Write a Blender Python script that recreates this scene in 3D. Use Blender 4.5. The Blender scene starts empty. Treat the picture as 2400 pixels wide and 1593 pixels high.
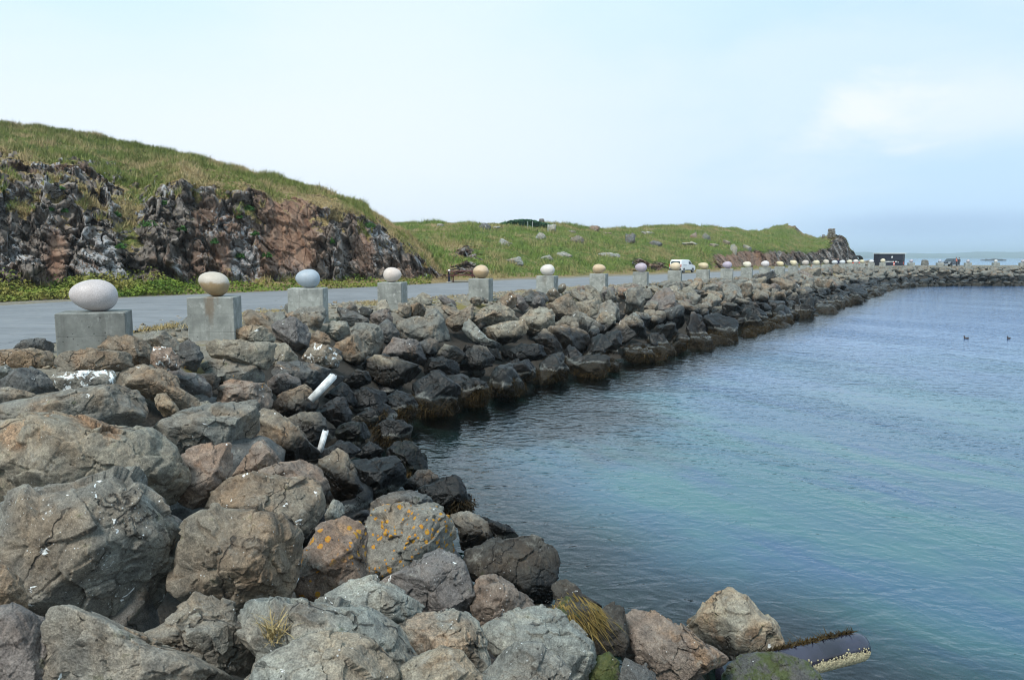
import bpy, bmesh, math, random
import numpy as np
from mathutils import Vector, Matrix
from mathutils.bvhtree import BVHTree

random.seed(7)
SC = bpy.context.scene
COL = SC.collection
R = math.radians

# ------------------------------------------------------------------ camera geometry
H = 4.1                      # eye above the water
F = 1800.0                   # focal length in photo pixels
CX, CY, HOR = 1200.0, 796.5, 602.0
PITCH = math.atan((CY - HOR) / F)
CP, SP = math.cos(PITCH), math.sin(PITCH)

def ray(px, py):
    a = (px - CX) / F; b = (CY - py) / F
    return np.array([a, CP + b * SP, -SP + b * CP])

def at_z(px, py, z):
    d = ray(px, py); t = (z - H) / d[2]
    return np.array([d[0] * t, d[1] * t, z])

def at_Y(px, py, Y):
    d = ray(px, py); t = Y / d[1]
    return np.array([d[0] * t, Y, H + d[2] * t])

def X_of(px, Y, z):
    return (px - CX) / F * (Y * CP + (H - z) * SP)

def project(p):
    x, y, z = p[..., 0], p[..., 1], p[..., 2] - H
    w = y * CP - z * SP
    v = y * SP + z * CP
    return CX + F * x / w, CY - F * v / w, w

# ------------------------------------------------------------------ noise in numpy
_rng = np.random.RandomState(11)
_perm = _rng.permutation(256).astype(np.int64)
_perm = np.concatenate([_perm, _perm, _perm])
_g = _rng.normal(size=(256, 3)); _g /= np.linalg.norm(_g, axis=1)[:, None]
_cellr = _rng.rand(256, 4)

def _hash(i, j, k):
    return _perm[(_perm[(_perm[i & 255] + j) & 255] + k) & 255]

def perlin(p):
    i = np.floor(p).astype(np.int64); f = p - i
    u = f * f * f * (f * (f * 6 - 15) + 10)
    out = 0
    for dx in (0, 1):
        wx = u[:, 0] if dx else 1 - u[:, 0]
        for dy in (0, 1):
            wy = u[:, 1] if dy else 1 - u[:, 1]
            for dz in (0, 1):
                wz = u[:, 2] if dz else 1 - u[:, 2]
                g = _g[_hash(i[:, 0] + dx, i[:, 1] + dy, i[:, 2] + dz)]
                d = (f - np.array([dx, dy, dz]))
                out = out + wx * wy * wz * (g * d).sum(1)
    return out * 1.5

def fbm(p, octv=4, lac=2.03, gain=.5):
    a, s, out = 1.0, 1.0, 0
    for o in range(octv):
        out = out + a * perlin(p * s + o * 17.3)
        a *= gain; s *= lac
    return out

def worley(p, facet=False):
    i = np.floor(p).astype(np.int64); f = p - i
    d1 = np.full(len(p), 9.0); d2 = np.full(len(p), 9.0); cid = np.zeros(len(p), np.int64); vec = np.zeros((len(p), 3))
    for dx in (-1, 0, 1):
        for dy in (-1, 0, 1):
            for dz in (-1, 0, 1):
                h = _hash(i[:, 0] + dx, i[:, 1] + dy, i[:, 2] + dz)
                q = _cellr[h, :3] + np.array([dx, dy, dz]) - f
                d = np.sqrt((q * q).sum(1))
                c = d < d1
                d2 = np.where(c, d1, np.minimum(d2, d)); cid = np.where(c, h, cid); d1 = np.where(c, d, d1); vec = np.where(c[:, None], q, vec)
    return d1, d2, _cellr[cid, 3] if not facet else (_cellr[cid, 3] - .5) * .55 + (vec * (_cellr[(cid * 7 + 3) & 255, :3] - .5)).sum(1) * 1.5 + .5

def sstep(a, b, x):
    t = np.clip((x - a) / (b - a), 0, 1)
    return t * t * (3 - 2 * t)

# ------------------------------------------------------------------ mesh helpers
def tri_mesh(name, co, faces, smooth=True):
    me = bpy.data.meshes.new(name)
    co = np.asarray(co, np.float32); faces = np.asarray(faces, np.int32)
    n, k = faces.shape
    me.vertices.add(len(co)); me.vertices.foreach_set('co', co.ravel())
    me.loops.add(n * k); me.loops.foreach_set('vertex_index', faces.ravel())
    me.polygons.add(n)
    me.polygons.foreach_set('loop_start', np.arange(0, n * k, k, dtype=np.int32))
    me.update(calc_edges=True)
    me.polygons.foreach_set('use_smooth', np.full(n, smooth))
    return me

def link(name, me, mat=None, parent=None, loc=None):
    o = bpy.data.objects.new(name, me); COL.objects.link(o)
    if mat is not None and me is not None and len(me.materials) == 0:
        me.materials.append(mat)
    if parent: o.parent = parent
    if loc is not None: o.location = loc
    return o

def tag(o, label=None, cat=None, group=None, kind=None):
    if label: o['label'] = label
    if cat: o['category'] = cat
    if group: o['group'] = group
    if kind: o['kind'] = kind
    return o

def empty(name, loc, rz=0, label=None, cat=None, group=None):
    o = bpy.data.objects.new(name, None); COL.objects.link(o)
    o.location = loc; o.rotation_euler = (0, 0, rz); o.empty_display_size = .2
    return tag(o, label, cat, group)

def from_bm(name, bm, mat, parent=None, smooth=False, loc=None):
    me = bpy.data.meshes.new(name); bmesh.ops.recalc_face_normals(bm, faces=bm.faces[:])
    bm.to_mesh(me); bm.free()
    if smooth: me.polygons.foreach_set('use_smooth', np.full(len(me.polygons), True))
    return link(name, me, mat, parent, loc)

def bm_box(bm, c, s, rz=0, bevel=0, rx=0, ry=0):
    m = Matrix.Translation(c) @ Matrix.Rotation(rz, 4, 'Z') @ Matrix.Rotation(ry, 4, 'Y') @ Matrix.Rotation(rx, 4, 'X') @ Matrix.Diagonal((s[0], s[1], s[2], 1))
    r = bmesh.ops.create_cube(bm, size=1, matrix=m)
    if bevel:
        es = list({e for v in r['verts'] for e in v.link_edges})
        bmesh.ops.bevel(bm, geom=es, offset=bevel, segments=2, affect='EDGES', profile=.6)

def bm_cyl(bm, a, b, r1, r2=None, seg=16):
    a = Vector(a); b = Vector(b); d = b - a
    q = d.to_track_quat('Z', 'Y').to_matrix().to_4x4()
    bmesh.ops.create_cone(bm, cap_ends=True, segments=seg, radius1=r1, radius2=r1 if r2 is None else r2,
                          depth=d.length, matrix=Matrix.Translation((a + b) / 2) @ q)

_ico = {}
def ico(sub):
    if sub not in _ico:
        bm = bmesh.new(); bmesh.ops.create_icosphere(bm, subdivisions=sub, radius=1)
        bm.verts.ensure_lookup_table()
        v = np.array([x.co[:] for x in bm.verts]); f = np.array([[q.index for q in t.verts] for t in bm.faces])
        bm.free(); v /= np.linalg.norm(v, axis=1)[:, None]; _ico[sub] = (v, f)
    return _ico[sub]

# ------------------------------------------------------------------ shore and terrain
SHORE_PX = [(1930, 1610), (1800, 1500), (1640, 1478), (1500, 1424), (1400, 1412), (1310, 1368), (1318, 1300), (1215, 1258), (1110, 1200),
            (1100, 1150), (1010, 1090), (972, 1010), (1110, 966), (1250, 920), (1400, 886), (1524, 850), (1620, 820), (1727, 789),
            (1830, 758), (1930, 727), (2032, 696), (2085, 676), (2150, 670), (2235, 669), (2400, 669)]
SH = [at_z(x, y, 0)[:2] for x, y in SHORE_PX]
BAY = np.array([(400., -16), (30., -5), (14., .5), (8., 3.2), (5., 5.4)] + [tuple(p) for p in SH] + [(140., 111.), (400., 115.)])
OUTER = np.array([(88., 181), (300, 172), (2500, 172), (2500, 5000), (-3000, 5000), (-3000, 420), (60, 262)], float)

def sdist(P, poly):
    """signed distance, positive outside the polygon (on land)"""
    x, y = P[:, 0], P[:, 1]; n = len(poly)
    best = np.full(len(P), 1e9); ins = np.zeros(len(P), bool)
    for i in range(n):
        a = poly[i]; b = poly[(i + 1) % n]; ab = b - a
        t = np.clip(((x - a[0]) * ab[0] + (y - a[1]) * ab[1]) / (ab @ ab), 0, 1)
        best = np.minimum(best, (x - a[0] - t * ab[0]) ** 2 + (y - a[1] - t * ab[1]) ** 2)
        c = ((a[1] > y) != (b[1] > y))
        with np.errstate(all='ignore'):
            ins ^= c & (x < (b[0] - a[0]) * (y - a[1]) / (b[1] - a[1]) + a[0])
    d = np.sqrt(best)
    return np.where(ins, -d, d)

def shore_d(P):
    return np.minimum(sdist(P, BAY), sdist(P, OUTER) + 1.0)

ROAD_Z = 2.3
PX = [222, 503, 722, 920, 1127, 1283, 1404, 1502, 1582, 1648, 1704, 1750.5, 1793, 1828, 1859.5, 1887.5, 1913, 1936, 1956, 1974, 1991, 2006, 2020, 2042.5, 2069, 2135.5, 2202.5, 2268.5, 2334, 2397]
PY = [None] * 30
DY = [12.75, 17.6, 22.5, 27.6, 32.4, 37.1, 41.8, 46.3, 50.9]
PTOP = 3.2
PED = []
for i, p in enumerate(PX):
    if i < 9: Y = DY[i]
    elif i < 25:
        q = PED[-1]; Y = q[1]
        while math.hypot(X_of(p, Y, PTOP) - q[0], Y - q[1]) < 5.25: Y += .02
    else: Y = PED[24][1] + .25 * (i - 24)
    PED.append((X_of(p, Y, PTOP), Y))
ROW = [np.array([-6.6, 8.5])] + [np.array(p) for p in PED]
def row_d(P):
    best = np.full(len(P), 1e9)
    for a, b in zip(ROW[:-1], ROW[1:]):
        ab = b - a; t = np.clip(((P - a) @ ab) / (ab @ ab), 0, 1); best = np.minimum(best, ((P - a - t[:, None] * ab) ** 2).sum(1))
    return np.sqrt(best)
def surf_ground(P):
    d = shore_d(P)
    z = np.interp(d, [-30, -8, -2, 0, 5.2, 6.3, 7.5], [-3.2, -2.3, -1.0, -.65, 1.6, 2.2, ROAD_Z])
    z = z - .75 * sstep(-7.5, -5.5, P[:, 0]) * (1 - sstep(8., 10.5, P[:, 1]))      # deep joints between the big stones near the eye
    return np.maximum(z, np.minimum(2.2, 2.2 - .8 * (row_d(P) - .8)))

def surf_rock(P):
    z = np.interp(shore_d(P), [-2, 0, 4.6, 6.2, 8], [-.8, .12, 2.08, 2.36, 2.4])
    return np.maximum(z, np.minimum(2.36, 2.36 - .7 * (row_d(P) - .9)))

def hit_rock(px, py, off=0.0):
    d = ray(px, py); t = np.concatenate([np.arange(1.5, 30, .03), np.arange(30, 170, .15)])
    P = d[None, :] * t[:, None]; z = P[:, 2] + H
    h = surf_rock(P[:, :2]) + off - z
    k = np.argmax(h > 0)
    if h[k] <= 0: k = len(t) - 1
    return P[k] + np.array([0, 0, H]), t[k]
HAZE_D, SKY_GAIN, SKY_STR, SUN_E, EXPO = 0.0003, 12.0, 0.1, 3.7, 0.0
# ------------------------------------------------------------------ node helper
class NT:
    def __init__(s, mat_name=None, tree=None):
        if tree is None:
            s.mat = bpy.data.materials.new(mat_name); s.mat.use_nodes = True; s.t = s.mat.node_tree
        else: s.t = tree
        s.t.nodes.clear()
    def n(s, typ, **kw):
        nd = s.t.nodes.new(typ)
        for k, v in kw.items(): setattr(nd, k, v)
        return nd
    def set(s, sock, v):
        if v is None: return
        if isinstance(v, bpy.types.NodeSocket): s.t.links.new(v, sock)
        elif isinstance(v, (tuple, list)):
            v = list(v)
            if sock.type == 'RGBA' and len(v) == 3: v.append(1)
            sock.default_value = v
        else: sock.default_value = v
    def math(s, op, a, b=None, c=None, clamp=False):
        nd = s.n('ShaderNodeMath', operation=op, use_clamp=clamp)
        s.set(nd.inputs[0], a); s.set(nd.inputs[1], b); s.set(nd.inputs[2], c)
        return nd.outputs[0]
    def mix(s, f, a, b, mode='MIX'):
        nd = s.n('ShaderNodeMix', data_type='RGBA', blend_type=mode)
        s.set(nd.inputs[0], f); s.set(nd.inputs[6], a); s.set(nd.inputs[7], b)
        return nd.outputs[2]
    def noise(s, vec, scale, detail=4, rough=.55, dist=0, out=0):
        nd = s.n('ShaderNodeTexNoise'); s.set(nd.inputs['Vector'], vec)
        nd.inputs['Scale'].default_value = scale; nd.inputs['Detail'].default_value = detail
        nd.inputs['Roughness'].default_value = rough; nd.inputs['Distortion'].default_value = dist
        return nd.outputs[out]
    def vor(s, vec, scale, feature='F1', out='Distance', rnd=1.0):
        nd = s.n('ShaderNodeTexVoronoi', feature=feature); s.set(nd.inputs['Vector'], vec)
        nd.inputs['Scale'].default_value = scale; nd.inputs['Randomness'].default_value = rnd
        return nd.outputs[out]
    def ramp(s, x, a, b, c=0., d=1., smooth=True):
        nd = s.n('ShaderNodeMapRange', clamp=True)
        if smooth: nd.interpolation_type = 'SMOOTHSTEP'
        s.set(nd.inputs[0], x); s.set(nd.inputs[1], a); s.set(nd.inputs[2], b); s.set(nd.inputs[3], c); s.set(nd.inputs[4], d)
        return nd.outputs[0]
    def vmath(s, op, a, b=None, scale=None):
        nd = s.n('ShaderNodeVectorMath', operation=op); s.set(nd.inputs[0], a); s.set(nd.inputs[1], b)
        if scale is not None: s.set(nd.inputs['Scale'], scale)
        return nd.outputs[1 if op in ('DOT_PRODUCT', 'LENGTH') else 0]
    def attr(s, name, typ='OBJECT', out='Fac'):
        nd = s.n('ShaderNodeAttribute', attribute_type=typ, attribute_name=name); return nd.outputs[out]
    def pos(s): return s.n('ShaderNodeNewGeometry').outputs['Position']
    def sep(s, v): return s.n('ShaderNodeSeparateXYZ'), v
    def xyz(s, v):
        nd = s.n('ShaderNodeSeparateXYZ'); s.set(nd.inputs[0], v); return nd.outputs
    def comb(s, x, y, z):
        nd = s.n('ShaderNodeCombineXYZ'); s.set(nd.inputs[0], x); s.set(nd.inputs[1], y); s.set(nd.inputs[2], z); return nd.outputs[0]
    def bump(s, h, strength=.5, dist=.02, normal=None):
        nd = s.n('ShaderNodeBump'); s.set(nd.inputs['Strength'], strength); s.set(nd.inputs['Distance'], dist)
        s.set(nd.inputs['Height'], h); s.set(nd.inputs['Normal'], normal); return nd.outputs[0]
    def out(s, color, rough=.8, normal=None, metallic=0, spec=.5, **kw):
        p = s.n('ShaderNodeBsdfPrincipled'); o = s.n('ShaderNodeOutputMaterial')
        s.set(p.inputs['Base Color'], color); s.set(p.inputs['Roughness'], rough); s.set(p.inputs['Normal'], normal)
        s.set(p.inputs['Metallic'], metallic); s.set(p.inputs['Specular IOR Level'], spec)
        for k, v in kw.items(): s.set(p.inputs[k.replace('_', ' ')], v)
        s.t.links.new(p.outputs[0], o.inputs[0]); s.p = p
        return s.mat

def plain(name, col, rough=.5, metallic=0, var=.12, scale=6, spec=.5, bump=0):
    t = NT(name); ps = t.n('ShaderNodeTexCoord').outputs['Object']
    n = t.noise(ps, scale, 5)
    c = t.mix(t.ramp(n, .3, .7), tuple(x * (1 - var) for x in col), tuple(min(1, x * (1 + var)) for x in col))
    return t.out(c, rough, t.bump(n, bump, .01) if bump else None, metallic, spec)

def mat_rock():
    t = NT('basalt')
    g = t.n('ShaderNodeNewGeometry'); oi = t.n('ShaderNodeObjectInfo')
    P0 = g.outputs['Position']
    rv = t.math('MULTIPLY', oi.outputs['Random'], 60.)
    P = t.vmath('ADD', P0, t.comb(rv, t.math('MULTIPLY', rv, -.7), 0.))
    isl = t.ramp(g.outputs['Random Per Island'], 0, 1, .0, 1., False)
    tint = oi.outputs['Color']
    n1 = t.noise(P, 1.7, 5, .6, .3); n2 = t.noise(P, 7, 6, .65); n3 = t.noise(P, 38, 4, .7); n4 = t.noise(P, 120, 2, .6)
    warm = t.mix(t.ramp(n1, .42, .62), tint, t.mix(1., tint, (1.08, .92, .78), 'MULTIPLY'))
    c = t.mix(t.ramp(t.noise(P, 1.1, 3), .35, .65), warm, t.mix(1., tint, (.86, .95, 1.02), 'MULTIPLY'))
    c = t.mix(t.math('MULTIPLY', t.ramp(n1, .54, .66), t.attr('rust')), c, t.mix(t.ramp(n3, .35, .6), (.16, .105, .065), (.26, .17, .105)))
    c = t.mix(1., c, t.mix(t.ramp(n2, .25, .75), (.58, .58, .6), (1.42, 1.42, 1.4)), 'MULTIPLY')
    c = t.mix(1., c, t.mix(t.ramp(n3, .25, .75), (.72, .72, .72), (1.3, 1.3, 1.3)), 'MULTIPLY')
    c = t.mix(1., c, t.mix(t.ramp(n4, .3, .7), (.72, .72, .72), (1.28, 1.28, 1.28)), 'MULTIPLY')
    # dust and pale mineral bloom
    c = t.mix(t.math('MULTIPLY', t.ramp(t.noise(P, 4.5, 6, .75), .56, .7), .45), c, (.36, .35, .31))
    # fine white specks
    v = t.vor(P, 42); cellc = t.xyz(t.vor(P, 42, out='Color'))
    sp = t.math('MULTIPLY', t.math('LESS_THAN', t.math('ADD', v, t.math('MULTIPLY', n3, .25)), t.math('MULTIPLY_ADD', cellc[0], .26, .08)), t.math('LESS_THAN', cellc[1], t.attr('specks')))
    sp = t.math('MULTIPLY', sp, t.ramp(t.noise(P, 3.2, 2), .44, .56))
    c = t.mix(t.math('MULTIPLY', sp, .8), c, (.62, .63, .62))
    # crusts of guano
    pn = t.noise(P, 7.5, 5, .62, .6)
    pm = t.math('GREATER_THAN', t.math('MULTIPLY_ADD', t.attr('guano'), .19, pn), .70)
    c = t.mix(pm, c, t.mix(n4, (.6, .61, .6), (.9, .92, .9)))
    # orange lichen rosettes
    Pw = t.vmath('ADD', P, t.vmath('SCALE', t.noise(P, 9, 3, out=1), None, .05))
    lv = t.vor(Pw, 15); lc = t.xyz(t.vor(Pw, 15, out='Color'))
    lr = t.math('MULTIPLY_ADD', lc[0], .3, .12)
    lm = t.math('MULTIPLY', t.math('LESS_THAN', lv, lr), t.ramp(t.math('MULTIPLY_ADD', t.attr('lichen'), .35, t.noise(P, 1.6, 3)), .72, .8))
    lm = t.math('MULTIPLY', lm, t.math('GREATER_THAN', n3, .38))
    c = t.mix(lm, c, t.mix(t.ramp(t.math('DIVIDE', lv, lr), .5, 1), (.42, .24, .03), (.5, .2, .02)))
    # green algae
    c = t.mix(t.math('MULTIPLY', t.ramp(t.math('MULTIPLY_ADD', t.attr('moss'), .4, n2), .62, .78), .85), c, t.mix(n3, (.02, .035, .008), (.075, .095, .018)))
    # vesicles
    pv = t.vor(P, 30); pc = t.xyz(t.vor(P, 30, out='Color'))
    pit = t.math('MULTIPLY', t.math('LESS_THAN', pv, t.math('MULTIPLY_ADD', pc[0], .2, .03)), t.math('GREATER_THAN', pc[2], .6))
    pit = t.math('MULTIPLY', pit, t.ramp(t.noise(P, 2.2, 2), .36, .5))
    c = t.mix(t.math('MULTIPLY', pit, .75), c, (.025, .022, .02))
    # cracks
    cr = t.vor(t.vmath('ADD', P, t.vmath('SCALE', t.noise(P, 3, 4, out=1), None, .45)), 1.35, 'DISTANCE_TO_EDGE')
    crk = t.math('MULTIPLY', t.ramp(cr, .0, .018, 1, 0), t.ramp(n1, .5, .56))
    c = t.mix(t.math('MULTIPLY', crk, .8), c, (.02, .018, .016))
    # tidal bands: black algae above, brown wrack below, a barnacle line between
    z = t.xyz(P0)[2]
    dry = t.attr('dry'); z = t.math('ADD', z, dry)
    zz = t.math('ADD', z, t.math('MULTIPLY_ADD', t.noise(P0, .8, 4, .6), .9, -.45))
    wet = t.ramp(zz, 1.2, 1.55, 1, 0)
    c = t.mix(wet, c, t.mix(1., c, (.07, .07, .073), 'MULTIPLY'))
    zw = t.math('ADD', z, t.math('MULTIPLY_ADD', t.noise(P0, 2.5, 4), .5, -.25))
    barn = t.math('MULTIPLY', t.math('MULTIPLY', t.ramp(zw, .46, .52), t.ramp(zw, .53, .58, 1, 0)), t.math('GREATER_THAN', n4, .51))
    c = t.mix(t.math('MULTIPLY', barn, .45), c, (.48, .48, .43))
    weed = t.ramp(zw, .42, .52, 1, 0)
    c = t.mix(weed, c, t.mix(t.ramp(n3, .4, .62), (.006, .005, .003), (.036, .024, .009)))
    rough = t.ramp(wet, 0, 1, .82, .38)
    h = t.math('MULTIPLY_ADD', n2, .9, t.math('MULTIPLY', n3, .42))
    h = t.math('MULTIPLY_ADD', n4, .12, h)
    h = t.math('MULTIPLY_ADD', pit, -.35, h)
    h = t.math('MULTIPLY_ADD', crk, -.9, h)
    h = t.math('MULTIPLY_ADD', lm, .08, h)
    h = t.math('MULTIPLY_ADD', t.math('MULTIPLY', weed, n3), 1.5, h)
    # broad chipped facets
    fcc = t.vor(t.vmath('ADD', P, t.vmath('SCALE', t.noise(P, 2, 3, out=1), None, .3)), 3.3, 'F1', 'Position'); fd = t.vmath('SUBTRACT', P, fcc)
    h = t.math('MULTIPLY_ADD', t.vmath('DOT_PRODUCT', fd, t.vmath('SUBTRACT', t.vor(t.vmath('ADD', P, t.vmath('SCALE', t.noise(P, 2, 3, out=1), None, .3)), 3.3, 'F1', 'Color'), (.5, .5, .5))), 2.2, h)
    return t.out(c, rough, t.bump(h, .75, .035), spec=.35)

def mat_hill(name, green):
    t = NT(name); g = t.n('ShaderNodeNewGeometry'); P = g.outputs['Position']
    px = t.xyz(P)
    Ps = t.comb(t.math('MULTIPLY_ADD', px[2], .2, px[0]), px[1], t.math('MULTIPLY', px[2], .55))
    rock = t.attr('rock', 'GEOMETRY'); red = t.attr('red', 'GEOMETRY')
    n1 = t.noise(P, .35, 5, .6); n2 = t.noise(P, 2.2, 6, .65); n3 = t.noise(P, 11, 5, .7); nz = t.xyz(g.outputs['Normal'])[2]
    nr = t.noise(Ps, 1.3, 8, .74, .1)
    rc = t.mix(t.ramp(nr, .35, .62), (.065, .053, .046), (.23, .20, .175))
    rc = t.mix(t.ramp(t.noise(P, .22, 3), .54, .64), rc, t.mix(nr, (.07, .05, .038), (.22, .15, .115)))
    rc = t.mix(t.math('MULTIPLY', red, .85), rc, t.mix(t.ramp(nr, .3, .65), (.14, .07, .045), (.33, .2, .13)))
    # pale lichen crust
    lich = t.math('GREATER_THAN', t.math('ADD', t.noise(P, 6.5, 6, .75), t.math('MULTIPLY', t.ramp(t.noise(Ps, .55, 3, .5, .8), .42, .66), .24)), .675)
    lich = t.math('MULTIPLY', lich, t.ramp(red, .2, .6, 1, .15))
    rc = t.mix(t.math('MULTIPLY', lich, .85), rc, t.mix(n3, (.24, .24, .245), (.5, .5, .5)))
    # deep joints
    ck = t.vor(t.vmath('ADD', Ps, t.vmath('SCALE', t.noise(P, 1.5, 4, out=1), None, .25)), 1.0, 'DISTANCE_TO_EDGE')
    fw = t.vmath('ADD', Ps, t.vmath('SCALE', t.noise(P, 1.5, 4, out=1), None, .25))
    def facet(sc):
        v = t.n('ShaderNodeTexVoronoi'); t.set(v.inputs['Vector'], fw); v.inputs['Scale'].default_value = sc
        return t.vmath('DOT_PRODUCT', t.vmath('SUBTRACT', fw, v.outputs['Position']), t.vmath('SUBTRACT', v.outputs['Color'], (.5, .5, .5)))
    fct = t.math('MULTIPLY_ADD', facet(1.), 2.4, t.math('MULTIPLY', facet(2.7), 2.0))
    ckm = t.ramp(ck, 0, .03, 1, 0)
    rc = t.mix(t.math('MULTIPLY', ckm, t.ramp(red, 0, 1, .85, .25)), rc, (.015, .012, .01))
    # turf
    gg = t.mix(t.ramp(n2, .35, .65), (.05, .075, .014), (.13, .165, .035))
    dry = t.mix(t.ramp(n3, .3, .7), (.14, .10, .045), (.33, .25, .12))
    gc = t.mix(t.ramp(t.math('MULTIPLY_ADD', t.attr('dry', 'GEOMETRY'), .5, t.math('MULTIPLY', t.math('ADD', n1, n2), .5)), .52 + (.1 if green else 0), .8 + (.08 if green else 0)), gg, dry)
    gc = t.mix(1., gc, t.mix(t.ramp(n3, .25, .75), (.6, .6, .6), (1.35, 1.35, 1.35)), 'MULTIPLY')
    fl = t.math('MULTIPLY', t.math('LESS_THAN', t.vor(P, 1.6), .05), t.ramp(n1, .5, .6))
    gc = t.mix(fl, gc, (.6, .6, .5))
    m = t.math('SUBTRACT', t.math('ADD', rock, t.math('MULTIPLY_ADD', t.noise(P, 1.6, 6, .7), 1.3, -.65)), t.math('MULTIPLY', t.ramp(nz, .35, .85), .45))
    m = t.ramp(m, .38, .5)
    c = t.mix(m, gc, rc)
    h = t.math('ADD', t.math('MULTIPLY', t.mix(m, t.math('MULTIPLY', n3, .6), t.math('ADD', t.math('MULTIPLY_ADD', nr, .45, fct), t.math('MULTIPLY', n3, .2))), 1.), t.math('MULTIPLY', t.math('MULTIPLY', ckm, m), -.6))
    return t.out(c, .9, t.bump(h, .8, .17), spec=.2)

def mat_ground():
    t = NT('gravel_ground'); P = t.pos(); z = t.xyz(P)[2]
    n = t.noise(P, 3, 6, .7); n3 = t.noise(P, 22, 4, .7); v = t.vor(P, 16, out='Color')
    c = t.mix(t.ramp(n, .35, .65), (.16, .135, .10), (.26, .235, .19))
    c = t.mix(.35, c, t.mix(t.xyz(v)[0], (.1, .085, .07), (.3, .27, .22)))
    c = t.mix(t.ramp(t.noise(P, .7, 4), .54, .66), c, t.mix(n3, (.12, .1, .03), (.26, .21, .08)))
    c = t.mix(t.ramp(z, 1.7, 2.15, 1, 0), c, t.mix(n, (.03, .026, .022), (.07, .062, .052)))  # low ground in the gaps coloured dark, adding to the crevice shade
    # under water: sand with weed beds
    bed = t.mix(t.ramp(t.noise(P, .33, 4, .55, .5), .46, .6), (.19, .3, .2), (.03, .045, .05))
    bed = t.mix(t.ramp(z, -2.2, -1.3), bed, (.022, .022, .014))  # bed close to shore darkened so the water shows the rocks' black reflection
    c = t.mix(t.ramp(z, -.3, .0, 1, 0), c, bed)
    return t.out(c, .95, t.bump(t.math('ADD', n3, t.math('MULTIPLY', t.vor(P, 16), -.8)), .7, .04), spec=.2)

def mat_road():
    t = NT('asphalt'); P = t.pos()
    n = t.noise(P, .5, 4); n2 = t.noise(P, 60, 3, .7)
    st = t.noise(t.vmath('MULTIPLY', P, (.25, 1.2, 1)), 1.3, 5, .6)
    c = t.mix(t.ramp(n, .3, .7), (.165, .17, .18), (.205, .21, .22))
    c = t.mix(1., c, t.mix(n2, (.8, .8, .8), (1.2, 1.2, 1.2)), 'MULTIPLY')
    c = t.mix(t.math('MULTIPLY', t.ramp(st, .5, .66), .5), c, (.11, .11, .115))
    ck = t.vor(t.vmath('ADD', P, t.vmath('SCALE', t.noise(P, 1.2, 4, out=1), None, .6)), .28, 'DISTANCE_TO_EDGE')
    c = t.mix(t.math('MULTIPLY', t.ramp(ck, 0, .006, 1, 0), .5), c, (.05, .05, .05))
    c = t.mix(t.math('MULTIPLY', t.ramp(t.noise(P, 3., 6, .75), .5, .66), .4), c, (.28, .27, .25))
    return t.out(c, .75, t.bump(n2, .3, .006), spec=.3)

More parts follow.
